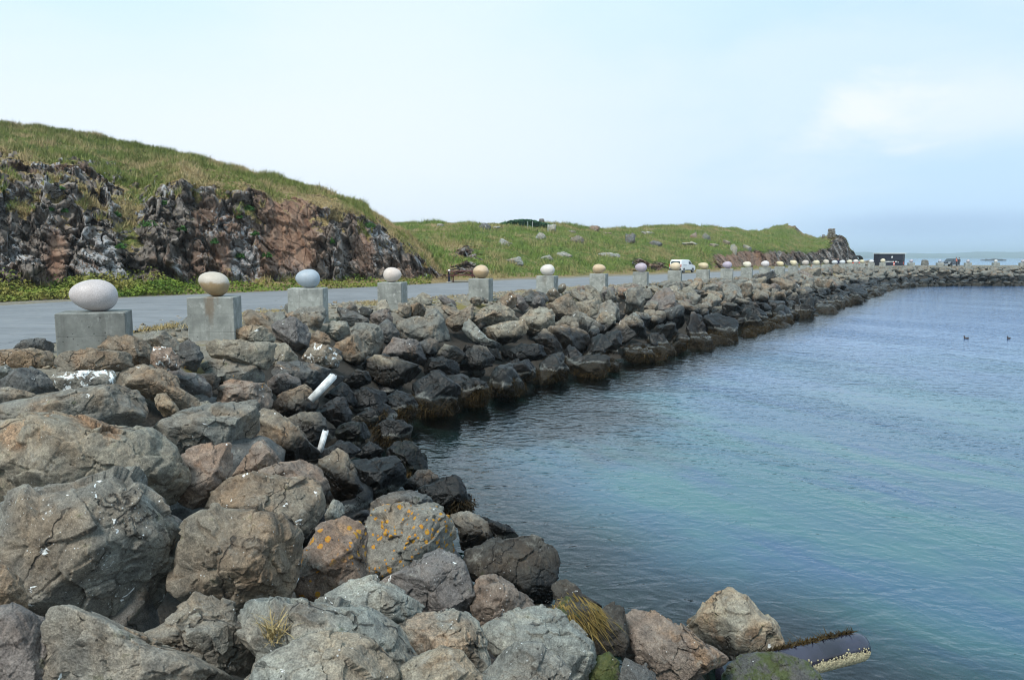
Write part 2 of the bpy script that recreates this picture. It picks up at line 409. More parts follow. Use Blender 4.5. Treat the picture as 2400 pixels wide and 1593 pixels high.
def mat_water():
    t = NT('sea_water'); P = t.pos()
    # slow wind lanes running diagonally across the bay
    rot = t.n('ShaderNodeMapping'); rot.inputs['Rotation'].default_value = (0, 0, R(60)); t.set(rot.inputs['Vector'], P)
    Q = rot.outputs[0]
    lanes = t.noise(t.vmath('MULTIPLY', Q, (.12, .5, 1)), .45, 3, .5)
    q2 = t.vmath('MULTIPLY', Q, (.42, 1.25, 1))
    w1 = t.noise(q2, 1.15, 3, .55, .4); w2 = t.noise(q2, 4.2, 4, .6, .3); w3 = t.noise(t.vmath('MULTIPLY', P, (.6, 1.1, 1)), 15, 3, .6)
    Pi = t.vmath('MULTIPLY', P, (.75, 1.1, 1))
    rg2 = t.math('ABSOLUTE', t.math('SUBTRACT', t.noise(Pi, 2.1, 3, .5, .5), .5))
    w4 = t.noise(Pi, 5.2, 2, .5, .3)
    h = t.math('MULTIPLY_ADD', w2, .25, t.math('MULTIPLY', w1, .8))
    h = t.math('MULTIPLY_ADD', rg2, -1.5, h)
    h = t.math('MULTIPLY_ADD', w4, t.ramp(lanes, .35, .65, .35, .75), h)
    h = t.math('MULTIPLY_ADD', w3, t.ramp(lanes, .38, .6, .03, .10), h)
    sh = t.attr('shore', 'GEOMETRY')
    strength = t.ramp(lanes, .3, .7, .55, 1.)
    nrm = t.bump(h, strength, .036)
    gl = t.n('ShaderNodeBsdfGlossy'); gl.inputs['Roughness'].default_value = .04; t.set(gl.inputs['Normal'], nrm)
    t.set(gl.inputs['Color'], (.93, .97, 1))
    fr = t.n('ShaderNodeFresnel'); fr.inputs['IOR'].default_value = 1.45; t.set(fr.inputs['Normal'], nrm)
    tr = t.n('ShaderNodeBsdfTransparent'); t.set(tr.inputs['Color'], (.42, .78, .84))
    body = t.noise(t.vmath('MULTIPLY', Q, (.45, 1.2, 1)), .22, 4, .6, .4)
    df = t.n('ShaderNodeBsdfDiffuse')
    bc = t.mix(t.ramp(body, .4, .62), (.035, .095, .15), (.045, .135, .14))
    bc = t.mix(t.ramp(t.noise(t.vmath('MULTIPLY', Q, (.3, 1.1, 1)), .6, 4, .6), .48, .7), bc, (.035, .085, .16))
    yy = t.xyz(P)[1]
    bc = t.mix(t.ramp(yy, 14., 48.), bc, (.07, .16, .34))  # sky reflection on the distant water painted in as a brighter blue body
    refl_d = t.vmath('LENGTH', t.vmath('MULTIPLY', t.vmath('SUBTRACT', P, (1.2, 20.5, 0.)), (.30, .16, 0.)))
    dark_refl = t.ramp(t.math('MULTIPLY_ADD', t.noise(P, .5, 4, .6), 1.2, refl_d), 1.0, 1.7, 1, 0)  # dark reflection of the rocks in the inlet, painted into the body colour
    refl_shore = t.math('MULTIPLY', t.ramp(t.math('MULTIPLY_ADD', t.noise(P, .4, 4, .6), 4., sh), 3.0, 6.2, 1, 0), t.ramp(yy, 14., 18.))  # the same painted rock reflection, carried on along the shore
    dark_refl = t.math('MAXIMUM', dark_refl, refl_shore)
    bc = t.mix(dark_refl, bc, (.008, .014, .018))
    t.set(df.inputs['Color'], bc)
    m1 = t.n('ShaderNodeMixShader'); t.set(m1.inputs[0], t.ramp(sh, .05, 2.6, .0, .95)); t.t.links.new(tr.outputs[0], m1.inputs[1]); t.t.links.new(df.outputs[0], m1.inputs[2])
    m2 = t.n('ShaderNodeMixShader'); t.set(m2.inputs[0], fr.outputs[0]); t.t.links.new(m1.outputs[0], m2.inputs[1]); t.t.links.new(gl.outputs[0], m2.inputs[2])
    o = t.n('ShaderNodeOutputMaterial'); t.t.links.new(m2.outputs[0], o.inputs[0])
    return t.mat

def mat_concrete():
    t = NT('cast_concrete'); P0 = t.n('ShaderNodeTexCoord').outputs['Object']; oi = t.n('ShaderNodeObjectInfo')
    P = t.vmath('ADD', P0, t.comb(t.math('MULTIPLY', oi.outputs['Random'], 40.), 0., 0.))
    q = t.xyz(P0); n = t.noise(P, 2.2, 5, .6); n2 = t.noise(P, 26, 4, .7)
    stv = t.noise(t.vmath('MULTIPLY', P, (9, 9, .8)), 1, 4, .6)
    c = t.mix(t.ramp(n, .3, .7), (.20, .205, .19), (.36, .365, .335))
    c = t.mix(t.ramp(t.noise(P, 6, 5, .7), .52, .68), c, (.42, .42, .39))
    c = t.mix(1., c, t.mix(n2, (.78, .78, .78), (1.2, 1.2, 1.2)), 'MULTIPLY')
    c = t.mix(t.math('MULTIPLY', t.ramp(stv, .52, .7), .4), c, (.16, .155, .14))
    c = t.mix(1., c, oi.outputs['Color'], 'MULTIPLY')
    # iron stain running down the front from under the egg
    w = t.math('ABSOLUTE', q[0]); top = t.ramp(q[2], .35, 1.02)
    stn = t.math('MULTIPLY', t.ramp(t.math('ADD', w, t.math('MULTIPLY', t.math('SUBTRACT', t.noise(t.vmath('MULTIPLY', P, (9, 9, 1.6)), 1, 5, .7), .5), .34)), t.math('MULTIPLY', top, .08), t.math('MULTIPLY_ADD', top, .14, .03), 1, 0), t.ramp(q[2], .3, .9))
    c = t.mix(t.math('MULTIPLY', t.math('MULTIPLY', stn, t.attr('stain')), .62), c, (.17, .11, .06))
    pv = t.vor(P, 13); pc = t.xyz(t.vor(P, 13, out='Color'))
    pit = t.math('MULTIPLY', t.math('LESS_THAN', pv, t.math('MULTIPLY_ADD', pc[0], .17, .03)), t.math('GREATER_THAN', pc[1], .45))
    c = t.mix(t.math('MULTIPLY', pit, .7), c, (.05, .05, .045))
    c = t.mix(t.ramp(q[2], .02, .28, .35, 0), c, (.33, .34, .33))
    return t.out(c, .85, t.bump(t.math('MULTIPLY_ADD', pit, -.8, n2), .4, .008), spec=.3)

def mat_egg():
    t = NT('polished_granite'); P = t.n('ShaderNodeTexCoord').outputs['Object']; oi = t.n('ShaderNodeObjectInfo')
    n = t.noise(P, 3, 4); n2 = t.noise(P, 85, 3, .8); q = t.xyz(P)
    c = t.mix(1., oi.outputs['Color'], t.mix(t.ramp(n2, .35, .65), (.76, .75, .75), (1.14, 1.14, 1.14)), 'MULTIPLY')
    c = t.mix(1., c, t.mix(t.ramp(n, .3, .7), (.92, .9, .88), (1.06, 1.06, 1.06)), 'MULTIPLY')
    s = t.math('MULTIPLY', t.ramp(t.math('MULTIPLY_ADD', t.noise(P, 9, 5, .7), .22, q[2]), .10, .19, 1, 0), t.attr('stain'))
    c = t.mix(t.math('MULTIPLY', s, .8), c, t.mix(t.noise(P, 14, 4, .7), (.20, .125, .05), (.36, .25, .13)))
    return t.out(c, .5, t.bump(n2, .12, .003), spec=.4)

def mat_leaf(name, a, b, c2=None):
    t = NT(name); g = t.n('ShaderNodeNewGeometry'); r = g.outputs['Random Per Island']; P = g.outputs['Position']
    c = t.mix(t.math('MULTIPLY_ADD', t.ramp(t.noise(P, .8, 4, .6), .38, .62), .6, t.math('MULTIPLY', r, .4)), a, b)
    if c2: c = t.mix(t.ramp(t.noise(P, .28, 5, .65), .44, .62), c, c2)
    return t.out(c, .75, spec=.2)
M = dict(rock=mat_rock(), hill=mat_hill('hill_rock_and_turf', False), hill2=mat_hill('meadow_and_rubble', True), ground=mat_ground(),
         road=mat_road(), water=mat_water(), concrete=mat_concrete(), egg=mat_egg(),
         grass=mat_leaf('turf_blades', (.10, .135, .03), (.20, .22, .06), (.38, .29, .15)),
         leaf=mat_leaf('verge_leaves', (.05, .10, .012), (.17, .22, .03), (.22, .20, .05)),
         herb=mat_leaf('herb_leaves', (.03, .085, .018), (.06, .14, .03)),
         thicket=mat_leaf('thicket_leaves', (.03, .08, .04), (.06, .14, .07)),
         wrack=mat_leaf('wrack_fronds', (.010, .007, .003), (.06, .038, .011)),
         golden=mat_leaf('golden_wrack', (.07, .05, .012), (.27, .19, .06)),
         drygrass=mat_leaf('dry_grass', (.3, .22, .1), (.45, .36, .18)),
         algae=mat_leaf('green_algae', (.06, .10, .01), (.17, .22, .03)))

# ------------------------------------------------------------------ setting: ground, water, road
def grid(name, xs, ys, zf, mat):
    X, Y = np.meshgrid(xs, ys); P = np.stack([X.ravel(), Y.ravel()], 1)
    Z = zf(P); nx, ny = len(xs), len(ys)
    i = np.arange(nx * ny).reshape(ny, nx)
    f = np.stack([i[:-1, :-1].ravel(), i[:-1, 1:].ravel(), i[1:, 1:].ravel(), i[1:, :-1].ravel()], 1)
    me = tri_mesh(name, np.column_stack([P, Z]), f)
    return link(name, me, mat), P

def ground_z(P):
    z = surf_ground(P); P3 = np.column_stack([P, np.zeros(len(P))])
    rough = np.interp(z, [-3, -.5, 2.1, 2.29], [.25, .18, .12, .012])
    return z + rough * fbm(P3 * 1.1, 3)
def spaced(a, b, step, lo=None, hi=None):
    core = np.arange(a, b, step); left = a - np.cumsum(step * 1.25 ** np.arange(1, 22)); right = b + np.cumsum(step * 1.25 ** np.arange(1, 26))
    return np.concatenate([left[::-1], core, right])
gx = spaced(-26, 92, .5); gy = spaced(-8, 150, .5)
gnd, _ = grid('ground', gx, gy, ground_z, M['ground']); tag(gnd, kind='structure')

wx = np.concatenate([[-4000, -1500, -600, -200, -80], np.arange(-20, 110, 1.0), [130, 200, 400, 900, 2000, 5200]])
wy = np.concatenate([[-300, -100, -40], np.arange(-14, 130, 1.0), [150, 200, 400, 900, 2000, 3800, 5200]])
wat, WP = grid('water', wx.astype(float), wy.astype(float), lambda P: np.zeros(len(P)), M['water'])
a = wat.data.attributes.new('shore', 'FLOAT', 'POINT'); a.data.foreach_set('value', np.clip(-shore_d(WP), 0, 20).astype(np.float32))
tag(wat, kind='structure')

near_px = [(-700, 1500), (-300, 960), (0, 822), (326, 773), (565, 735), (800, 712), (957, 700), (1160, 687), (1255, 680), (1343, 673), (1478, 667), (1669, 655), (1800, 645), (1900, 638), (1990, 631)]
far_px = [(-900, 800), (-400, 745), (0, 716), (326, 696), (565, 686), (785, 676), (957, 667), (1096, 661.5), (1200, 656), (1350, 651), (1478, 646), (1600, 642), (1700, 637), (1800, 632), (1990, 623)]
L0 = [at_z(x, y, ROAD_Z + .012) for x, y in near_px]; L1 = [at_z(x, y, ROAD_Z + .012) for x, y in far_px]
co, fc = [], []
for i in range(len(L0)):
    for k in range(7):
        p = L0[i] * (1 - k / 6) + L1[i] * (k / 6); p = np.array(p); p[2] += .05 * math.sin(math.pi * k / 6); co.append(p)
for i in range(len(L0) - 1):
    for k in range(6): a0 = i * 7 + k; fc.append((a0, a0 + 7, a0 + 8, a0 + 1))
road = link('road', tri_mesh('road', co, fc), M['road']); tag(road, kind='structure')

# ------------------------------------------------------------------ hills
HILLS = []
def hill(name, us, cols, mat, disp=1.0, seed=0, rockf=None, redf=None, dryf=None):
    """cols(u) -> list of (v, Y, z); columns run away from the eye along the heading of photo column u"""
    V = np.linspace(0, 1, 230)
    co = np.zeros((len(us), len(V), 3)); rk = np.zeros((len(us), len(V))); U = np.zeros_like(rk); VV = np.zeros_like(rk)
    for i, u in enumerate(us):
        c = cols(u); v = [q[0] for q in c]
        Y = np.interp(V, v, [q[1] for q in c]); Z = np.interp(V, v, [q[2] for q in c])
        k = np.ones(9) / 9
        Ys = np.convolve(np.pad(Y, 4, 'edge'), k, 'valid'); Zs = np.convolve(np.pad(Z, 4, 'edge'), k, 'valid')
        co[i, :, 0] = X_of(u, Ys, Zs); co[i, :, 1] = Ys; co[i, :, 2] = Zs; U[i] = u; VV[i] = V
    P = co.reshape(-1, 3).copy(); u = U.ravel(); v = VV.ravel()
    rock = rockf(u, v, P)
    q = P * (np.array([.8, .8, .5]) if seed > 3 else np.array([.42, .42, .3])); q[:, 0] += P[:, 2] * .2; q += seed; redm = redf(u, v, P)
    qw = q + .08 * np.stack([fbm(P * .9, 3), fbm(P * .9 + 31, 3), fbm(P * .9 + 77, 3)], 1)
    d1, d2, c1 = worley(qw, True); e1, e2, c2 = worley(qw * 2.7 + 5, True); g1, g2, c3 = worley(qw * 6.1 + 9, True)
    dr = (c1 - .4) * 1.25 - .35 * (1 - sstep(0, .05, d2 - d1)) + (c2 - .5) * .6 - .16 * (1 - sstep(0, .06, e2 - e1)) + (c3 - .5) * .2 + .25 * fbm(P * .55 + seed, 4)
    lz = P[:, 2] * .8 + .9 * fbm(P * .4 + seed + 60, 3); lz = lz - np.floor(lz); dr = dr + .45 * (.5 - lz)
    dg = .22 * fbm(P * .35 + seed, 3) + .10 * fbm(P * 1.9, 3) + .035 * fbm(P * 7, 2)
    rb = rock.reshape(len(us), len(V)); k9 = np.ones(9) / 9
    rb = np.apply_along_axis(lambda a: np.convolve(np.pad(a, 4, 'edge'), k9, 'valid'), 1, rb); rb = np.apply_along_axis(lambda a: np.convolve(np.pad(a, 4, 'edge'), k9, 'valid'), 0, rb).ravel()
    dr = dr * (1 - .7 * sstep(.5, .95, redm))
    hd = np.stack([-(u - CX) / F, -np.ones_like(u) * .9, np.full_like(u, .25)], 1)
    top = 1 - sstep(.93, 1, v)
    P += hd * (dr * disp * np.maximum(rb, rock * .25) * top)[:, None]
    P[:, 2] += dg * (1 - rock) * top * sstep(0, .1, v)
    nu, nv = len(us), len(V)
    idx = np.arange(nu * nv).reshape(nu, nv)
    f = np.stack([idx[:-1, :-1].ravel(), idx[1:, :-1].ravel(), idx[1:, 1:].ravel(), idx[:-1, 1:].ravel()], 1)
    me = tri_mesh(name, P, f)
    at = me.attributes.new('rock', 'FLOAT', 'POINT'); at.data.foreach_set('value', rock.astype(np.float32))
    at = me.attributes.new('red', 'FLOAT', 'POINT'); at.data.foreach_set('value', (redf(u, v, P) if redf else np.zeros(len(u))).astype(np.float32))
    at = me.attributes.new('dry', 'FLOAT', 'POINT'); at.data.foreach_set('value', (dryf(u, v, P) if dryf else np.zeros(len(u))).astype(np.float32))
    o = link(name, me, mat); tag(o, kind='structure')
    HILLS.append((BVHTree.FromPolygons([tuple(x) for x in P], [tuple(x) for x in f]), P, f, rock, u, v))
    return o

def zline(Y, py): return H - Y * math.tan(PITCH + math.atan((py - CY) / F))
def lerp(tab): 
    xs = [q[0] for q in tab]; ys = [q[1] for q in tab]
    return lambda u: float(np.interp(u, xs, ys))
crest1 = lerp([(-400, 262), (-200, 275), (0, 291), (50, 297), (100, 303), (133, 308), (180, 316), (245, 326), (300, 337), (351, 348), (400, 358), (456, 373), (500, 384), (537, 394), (596, 408), (650, 418), (701, 431), (750, 445), (800, 461), (852, 484), (879, 507), (920, 528), (960, 556), (988, 579), (1010, 603), (1025, 622), (1038, 640), (1052, 655)])
ct1 = lerp([(-400, 470), (0, 405), (100, 425), (180, 425), (260, 470), (330, 490), (380, 440), (430, 412), (480, 432), (560, 440), (620, 450), (640, 462), (740, 468), (800, 480), (850, 500), (900, 540), (940, 572), (990, 606), (1020, 634), (1052, 657)])
foot1 = lerp([(-400, 28.5), (0, 34), (326, 38.5), (565, 42.5), (785, 47), (900, 50), (957, 52), (1052, 57.5)])
def cols1(u):
    f = foot1(u); k = float(np.interp(u, [-400, 0, 400, 700, 850, 950, 1030, 1052], [24, 22, 17, 12, 8.5, 6, 2.6, 1.6]))
    lean = float(np.interp(u, [-400, 0, 300, 600, 900, 1052], [5, 4.6, 3.8, 2.6, 2., .8]))
    ct = ct1(u); cr = min(crest1(u), ct - 1); Yc = f + lean; Yr = f + lean + k
    zc = zline(Yc, ct); zr = zline(Yr, cr); zm = zline(Yc + k * .45, ct * .42 + cr * .58)
    zc = max(zc, 2.5); zr = max(zr, 2.55); zm = max(zm, 2.52)
    return [(0, f - 4.0, 2.15), (.05, f - 2.2, 2.36), (.11, f - .2, 2.6), (.15, f + .25, 2.6 + .14 * (zc - 2.6)), (.35, f + .55 * lean, 2.6 + .6 * (zc - 2.6)), (.5, Yc, zc), (.68, Yc + k * .45, zm), (.86, Yr, zr), (.92, Yr + 5, zr - .8), (1, Yr + 30, 1.5)]
def bump2(u, c, w): return np.exp(-((u - c) / w) ** 2)
def rock1(u, v, P):
    n = fbm(P * .42 + 3, 4); n2 = fbm(P * 1.3 + 8, 3)
    left = 1 - sstep(250, 420, u)
    edge = .50 + .10 * left + .05 * n + .03 * n2
    r = 1 - sstep(-.015, .025, v - edge)
    r = r * sstep(.095, .13, v + .02 * n2)
    led = (.35 + .65 * left) * sstep(.28, .5, v) * sstep(.05, .25, n2 + .0 + (v - .4) * .8)                  # turf ledges on the left
    r = r * (1 - .6 * led)
    r = r * (1 - .8 * sstep(.16, .3, n2 - .05) * sstep(.3, .42, v) * (1 - bump2(u, 690, 60)))
    gap = bump2(u, 305, 30) * sstep(.2, .35, v); r = r * (1 - .6 * gap)
    out = sstep(.26, .36, n2 + .2 * left) * (1 - sstep(.64, .76, v)) * sstep(.49, .53, v)  # outcrops in the turf
    return np.clip(np.maximum(r, out * .9), 0, 1)
def red1(u, v, P):
    n = fbm(P * .5 + 40, 3) * .25
    a = bump2(u + 50 * n, 682, 62) * sstep(.1, .2, v); b = bump2(u, 132, 26) * bump2(v, .22, .1); c = bump2(u, 850, 22) * bump2(v, .28, .16)
    d = bump2(u, 520, 26) * .7 * bump2(v, .2, .14); e = bump2(u, 960, 45) * bump2(v, .2, .14) * .6
    return np.clip(np.maximum.reduce([a, b, c, d, e]) * 1.3 + n * .6, 0, 1)
def dry1(u, v, P):
    n = fbm(P * .3 + 12, 3)
    return np.clip(.25 + .8 * sstep(380, 520, u) + .55 * (1 - sstep(.5, .66, v)) * (1 - bump2(u, 300, 90)) + n * .5 - .35 * (1 - sstep(200, 420, u)) * sstep(.55, .7, v), 0, 1.3)
hill('rocky_hill', np.arange(-420, 1053, 2.2), cols1, M['hill'], 1.0, 3.3, rock1, red1, dry1)

crest2 = lerp([(780, 524), (920, 523), (1066, 522), (1174, 524), (1289, 524), (1320, 525), (1357, 533), (1400, 536), (1431, 537), (1489, 534.6), (1514, 531), (1552, 529), (1603, 528), (1654, 531), (1730, 536), (1768, 543.5), (1796, 539.5), (1819, 531), (1844, 526), (1865, 532), (1875, 542), (1895, 553.6), (1913, 558.7), (1925, 557.5), (1938, 553.8), (1958, 552.5), (1969, 552.5), (1981, 557), (1987, 568), (1989, 580), (1995, 588), (2001, 590), (2006, 600), (2014, 612)])
foot2 = lerp([(780, 60), (1096, 62), (1200, 66), (1350, 74), (1478, 83), (1600, 92), (1700, 104), (1800, 122), (1900, 146), (1960, 158), (2014, 168)])
mid2 = lerp([(780, 600), (1200, 600), (1470, 605), (1500, 596), (1540, 606), (1600, 612), (1640, 590), (1700, 590), (1760, 583), (1820, 585), (1900, 588), (1950, 574), (1975, 560), (1990, 584), (2003, 596), (2014, 616)])
def cols2(u):
    f = foot2(u); k = float(np.interp(u, [780, 1100, 1500, 1770, 1800, 1850, 1900, 1940, 1990, 2014], [34, 36, 40, 44, 52, 56, 45, 22, 10, 4]))
    l = float(np.interp(u, [780, 1470, 1640, 1800, 1900, 2014], [7, 8, 6, 5, 5, 2]))
    cr = crest2(u); md = max(mid2(u), cr + 2); Yc = f + l; Yr = f + l + k
    zc = zline(Yc, md); zr = zline(Yr, cr); zm = zline(Yc + k * .5, md * .38 + cr * .62)
    return [(0, f - 3.5, 2.1), (.06, f - .6, 2.42), (.1, f, 2.6), (.4, Yc, zc), (.65, Yc + k * .5, zm), (.86, Yr, zr), (.92, Yr + 6, zr - .9), (1, Yr + 45, 0)]
def rock2(u, v, P):
    n = fbm(P * .2 + 9, 4); n2 = fbm(P * .6 + 4, 3)
    a = sstep(1465, 1500, u) * (1 - sstep(1545, 1575, u)) * (1 - sstep(.28, .42, v + .1 * n))
    b = sstep(1640, 1690, u) * (1 - sstep(.30, .42, v + .07 * n + .05 * sstep(1900, 1960, u) * -1))
    c = sstep(1925, 1965, u) * (1 - sstep(.84, .9, v)) * sstep(-.35, 0, n2 + .25)
    d = bump2(u, 1090, 45) * sstep(.02, .2, n2 + .12) * (1 - sstep(.42, .6, v))
    e = bump2(u, 1865, 22) * sstep(.7, .8, v) * (1 - sstep(.9, .95, v)) * .8
    o = sstep(.45, .6, n2) * .0
    return np.clip(np.maximum.reduce([a, b, c, d, e, o]), 0, 1) * sstep(.06, .12, v)
def red2(u, v, P):
    n = fbm(P * .25 + 21, 3)
    return np.clip(.75 * sstep(1460, 1500, u) * (1 - sstep(1790, 1900, u)) + n * .6, 0, 1)
def dry2(u, v, P):
    return np.clip(.15 + .5 * bump2(v, .84, .08) + .7 * (1 - sstep(.06, .16, v)) + .8 * bump2(u, 1975, 30) + .5 * bump2(u, 1060, 40) + .5 * fbm(P * .16, 4), 0, 1)
hill('green_hill', np.arange(780, 2015, 2.4), cols2, M['hill2'], 1.7, 1.7, rock2, red2, dry2)

def hit_hill(px, py):
    d = ray(px, py); best = None
    for h in HILLS:
        r = h[0].ray_cast(Vector((0, 0, H)), Vector(d).normalized(), 400)
        if r[0] is not None and (best is None or r[3] < best[3]): best = r
    return best

# low shore beyond the sea, fading in the mist
def far_land():
    xs = np.linspace(900, 3900, 160); co = []; fc = []
    for i, x in enumerate(xs):
        n = float(fbm(np.array([[x * .0016, 3.1, 0]]), 4)[0]); n2 = float(fbm(np.array([[x * .006, 9.1, 0]]), 3)[0])
        h = max(1, 24 + 16 * n + 3 * n2)
        for k, (dy, hh) in enumerate([(0, -1), (60, 4), (300, h * .35), (700, h * .8), (950, h), (1300, -2)]): co.append((x, 2700 + dy + 90 * n2, hh))
    for i in range(159):
        for k in range(5): a0 = i * 6 + k; fc.append((a0, a0 + 6, a0 + 7, a0 + 1))
    o = link('distant_hills', tri_mesh('distant_hills', co, fc), plain('far_meadow', (.10, .14, .12), .9, 0, .3, .004)); tag(o, kind='structure')
far_land()
def skerry():
    v, f = ico(5); q = v.copy(); n = fbm(q * 2.3 + 5, 4)
    c = at_z(2331, 610.5, 0); w = 52 / F * c[1] / 2
    hgt = 3.5 / F * c[1]
    P = q * np.array([w, w * .4, hgt]) * (1 + .45 * n[:, None]); P[:, 2] = np.maximum(P[:, 2], -1)
    o = link('skerry', tri_mesh('skerry', P, f), plain('skerry_rock', (.06, .06, .055), .9), loc=(c[0], c[1], 0)); tag(o, kind='structure')
skerry()

# ------------------------------------------------------------------ turf blades
def blades(name, pts, hts, width, mat, lean=.35, seed=1, droop=None):
    rg = np.random.RandomState(seed); n = len(pts)
    a = rg.rand(n) * 2 * np.pi; wv = np.stack([np.cos(a), np.sin(a), np.zeros(n)], 1) * (width * (.6 + .8 * rg.rand(n)))[:, None]
    tip = np.stack([rg.normal(size=n) * lean, rg.normal(size=n) * lean, np.ones(n)], 1) * hts[:, None]
    if droop is not None: tip = droop * hts[:, None] + rg.normal(size=(n, 3)) * (hts * lean)[:, None]
    mid = tip * .55 + np.array([0, 0, .06]) * hts[:, None]
    co = np.stack([pts - wv, pts + wv, pts + mid + wv * .7, pts + mid - wv * .7, pts + tip], 1).reshape(-1, 3)
    b = np.arange(n)[:, None] * 5
    f3 = np.concatenate([b + [0, 1, 2], b + [0, 2, 3], b + [3, 2, 4]], 0)
    return link(name, tri_mesh(name, co, f3, False), mat)
def scatter_on(h, n, cond, seed):
    bvh, P, f, rock, u, v = h; rg = np.random.RandomState(seed)
    a = P[f[:, 0]]; ab = P[f[:, 1]] - a; ad = P[f[:, 3]] - a
    ar = np.linalg.norm(np.cross(ab, ad), axis=1) * cond(u[f[:, 0]], v[f[:, 0]], rock[f[:, 0]]) / np.maximum(a[:, 1], 10) ** 1.2
    k = rg.choice(len(f), n, p=ar / ar.sum())
    return a[k] + ab[k] * rg.rand(n, 1) + ad[k] * rg.rand(n, 1), k
p, k = scatter_on(HILLS[0], 170000, lambda u, v, r: (r < .35) * (v > .1) * (v < .93) * (1 + 4 * bump2(v, .86, .03)) * (u > -60), 3)
tag(blades('turf', p, (.14 + .28 * np.random.RandomState(5).rand(len(p)) ** 2) * np.clip(.9 + 1.5 * fbm(p * .55, 3), .3, 1.6), .018, M['grass'], .4, 4), 'short rough turf clothing the rocky hill above the road', 'grass', kind='stuff')
p, k = scatter_on(HILLS[1], 110000, lambda u, v, r: (r < .35) * (v > .05) * (v < .92) * (1 + 3 * bump2(v, .86, .03)) * (u > 850), 6)
M['grass2'] = mat_leaf('meadow_blades', (.09, .15, .03), (.20, .26, .06), (.30, .25, .11))
tag(blades('meadow_grass', p, (.18 + .32 * np.random.RandomState(8).rand(len(p)) ** 2) * np.clip(.9 + 1.6 * fbm(p * .3, 3), .3, 1.8), .03, M['grass2'], .4, 9), 'lush meadow grass covering the long green hill behind the van', 'grass', kind='stuff')

def clump(n, rx, ry, rz, leaf, seed):
    """leafy dome built from many small bent leaves"""
    rg = np.random.RandomState(seed)
    d = rg.normal(size=(n, 3)); d /= np.linalg.norm(d, axis=1)[:, None]; d[:, 2] = np.abs(d[:, 2])
    r = .55 + .5 * rg.rand(n); w = 1 + .35 * perlin(d * 2.2 + seed)
    p = d * (r * w)[:, None] * np.array([rx, ry, rz])
    return leaves(p, leaf, rg, d)
def leaves(p, leaf, rg, d=None):
    n = len(p); nrm = rg.normal(size=(n, 3)) * .5 + np.array([0, -.15, .75])
    if d is not None: nrm = nrm + d * .6
    nrm /= np.linalg.norm(nrm, axis=1)[:, None]
    t = np.cross(nrm, rg.normal(size=(n, 3))); t /= np.linalg.norm(t, axis=1)[:, None]; b = np.cross(nrm, t)
    s = (leaf * (.6 + .8 * rg.rand(n)))[:, None]
    co = np.stack([p - t * s, p - b * s * .6 + nrm * s * .2, p + t * s, p + b * s * .6 + nrm * s * .2], 1).reshape(-1, 3)
    i = np.arange(n)[:, None] * 4
    return co, np.concatenate([i + [0, 1, 2], i + [0, 2, 3]], 0)

# verge plants along the foot of the hill (one low mass of leaves)
rg = np.random.RandomState(21); pp = []
for i in range(30000):
    u = rg.uniform(-120, 1010); dens = (.65 if u < 430 else .2)
    if rg.rand() > dens: continue
    f = foot1(u); t = rg.rand(); Y = f - 3.4 + 3.3 * t
    x = X_of(u, Y, 2.4)
    pp.append((x, Y, t, rg.rand(), 1 if u < 460 else .45))
pp = np.array(pp); hh = (.22 + .5 * pp[:, 2]) * (.5 + np.maximum(0, .5 + perlin(np.column_stack([pp[:, :2] * .55, np.ones(len(pp))])) * 1.4)) * pp[:, 4]
co, f = leaves(np.column_stack([pp[:, :2], 2.3 + .25 * pp[:, 2] + pp[:, 3] * np.maximum(.05, hh)]), .075, rg)
tag(link('verge_plants', tri_mesh('verge_plants', co, f, False), M['leaf']), 'bright green leafy weeds along the far verge under the cliff', 'weeds', kind='stuff')
# low herbs and dry tufts on the near gravel verge
uu = rg.uniform(300, 1700, 9000); yv = np.interp(uu, [q[0] for q in near_px], [q[1] for q in near_px]) + abs(rg.normal(size=9000)) * 5 + 1
pp = np.array([at_z(a1, b1, ROAD_Z) for a1, b1 in zip(uu, yv)]); pp = pp[perlin(pp * .6) + rg.rand(9000) * .4 > .25]
tag(blades('verge_tufts', pp, .04 + .09 * rg.rand(len(pp)), .008, M['drygrass'], .7, 3), 'sparse dry tufts between the asphalt and the boulders', 'grass', kind='stuff')

HERBS = [(350, 525, 34, 18), (285, 577, 20, 14), (118, 490, 16, 12), (152, 494, 16, 10), (143, 441, 18, 9), (73, 348, 30, 18), (628, 598, 20, 16), (565, 600, 22, 14), (600, 548, 16, 12),
         (583, 488, 26, 16), (428, 536, 18, 16), (505, 566, 14, 16), (387, 476, 16, 10), (275, 503, 18, 14), (868, 528, 26, 16), (780, 565, 10, 16), (563, 508, 12, 12)]
HPLACE = ['high on the middle of the cliff, wider than its neighbours', 'low in the grassy gully left of the cliff centre', 'left of a pair under the turf ledge at far left', 'right of a pair under the turf ledge at far left',
          'below the turf at far left, near pale lichen', 'dark and round, high on the grassy slope at far left', 'at the foot of the smooth brown rock face', 'low on the cliff left of the smooth brown face',
          'left of the brown rock face, halfway up', 'under the turf edge just left of the brown face', 'beside the white lichen streak mid cliff', 'below the white lichen streak, near the second egg',
          'above the cliff middle by heather', 'on the dark rocks over the gully', 'near the right end of the cliff, under the crest', 'in the joint right of the brown face', 'on the ledge left of the lichened knob']
for i, (x, y, w, h) in enumerate(HERBS):
    r = hit_hill(x, y)
    if r is None: continue
    D = r[3]; rx = w / F * D * .55; rz = h / F * D * .7
    co, f = clump(260, rx, rx * .7, rz, .055 if D < 60 else .08, 50 + i)
    o = link('cliff_herb', tri_mesh('cliff_herb', co, f, False), M['herb'], loc=r[0] + Vector((0, -.1, -rz * .4)))
    tag(o, 'leafy green herb ' + HPLACE[i], 'plant', 'green herbs growing on the cliff')
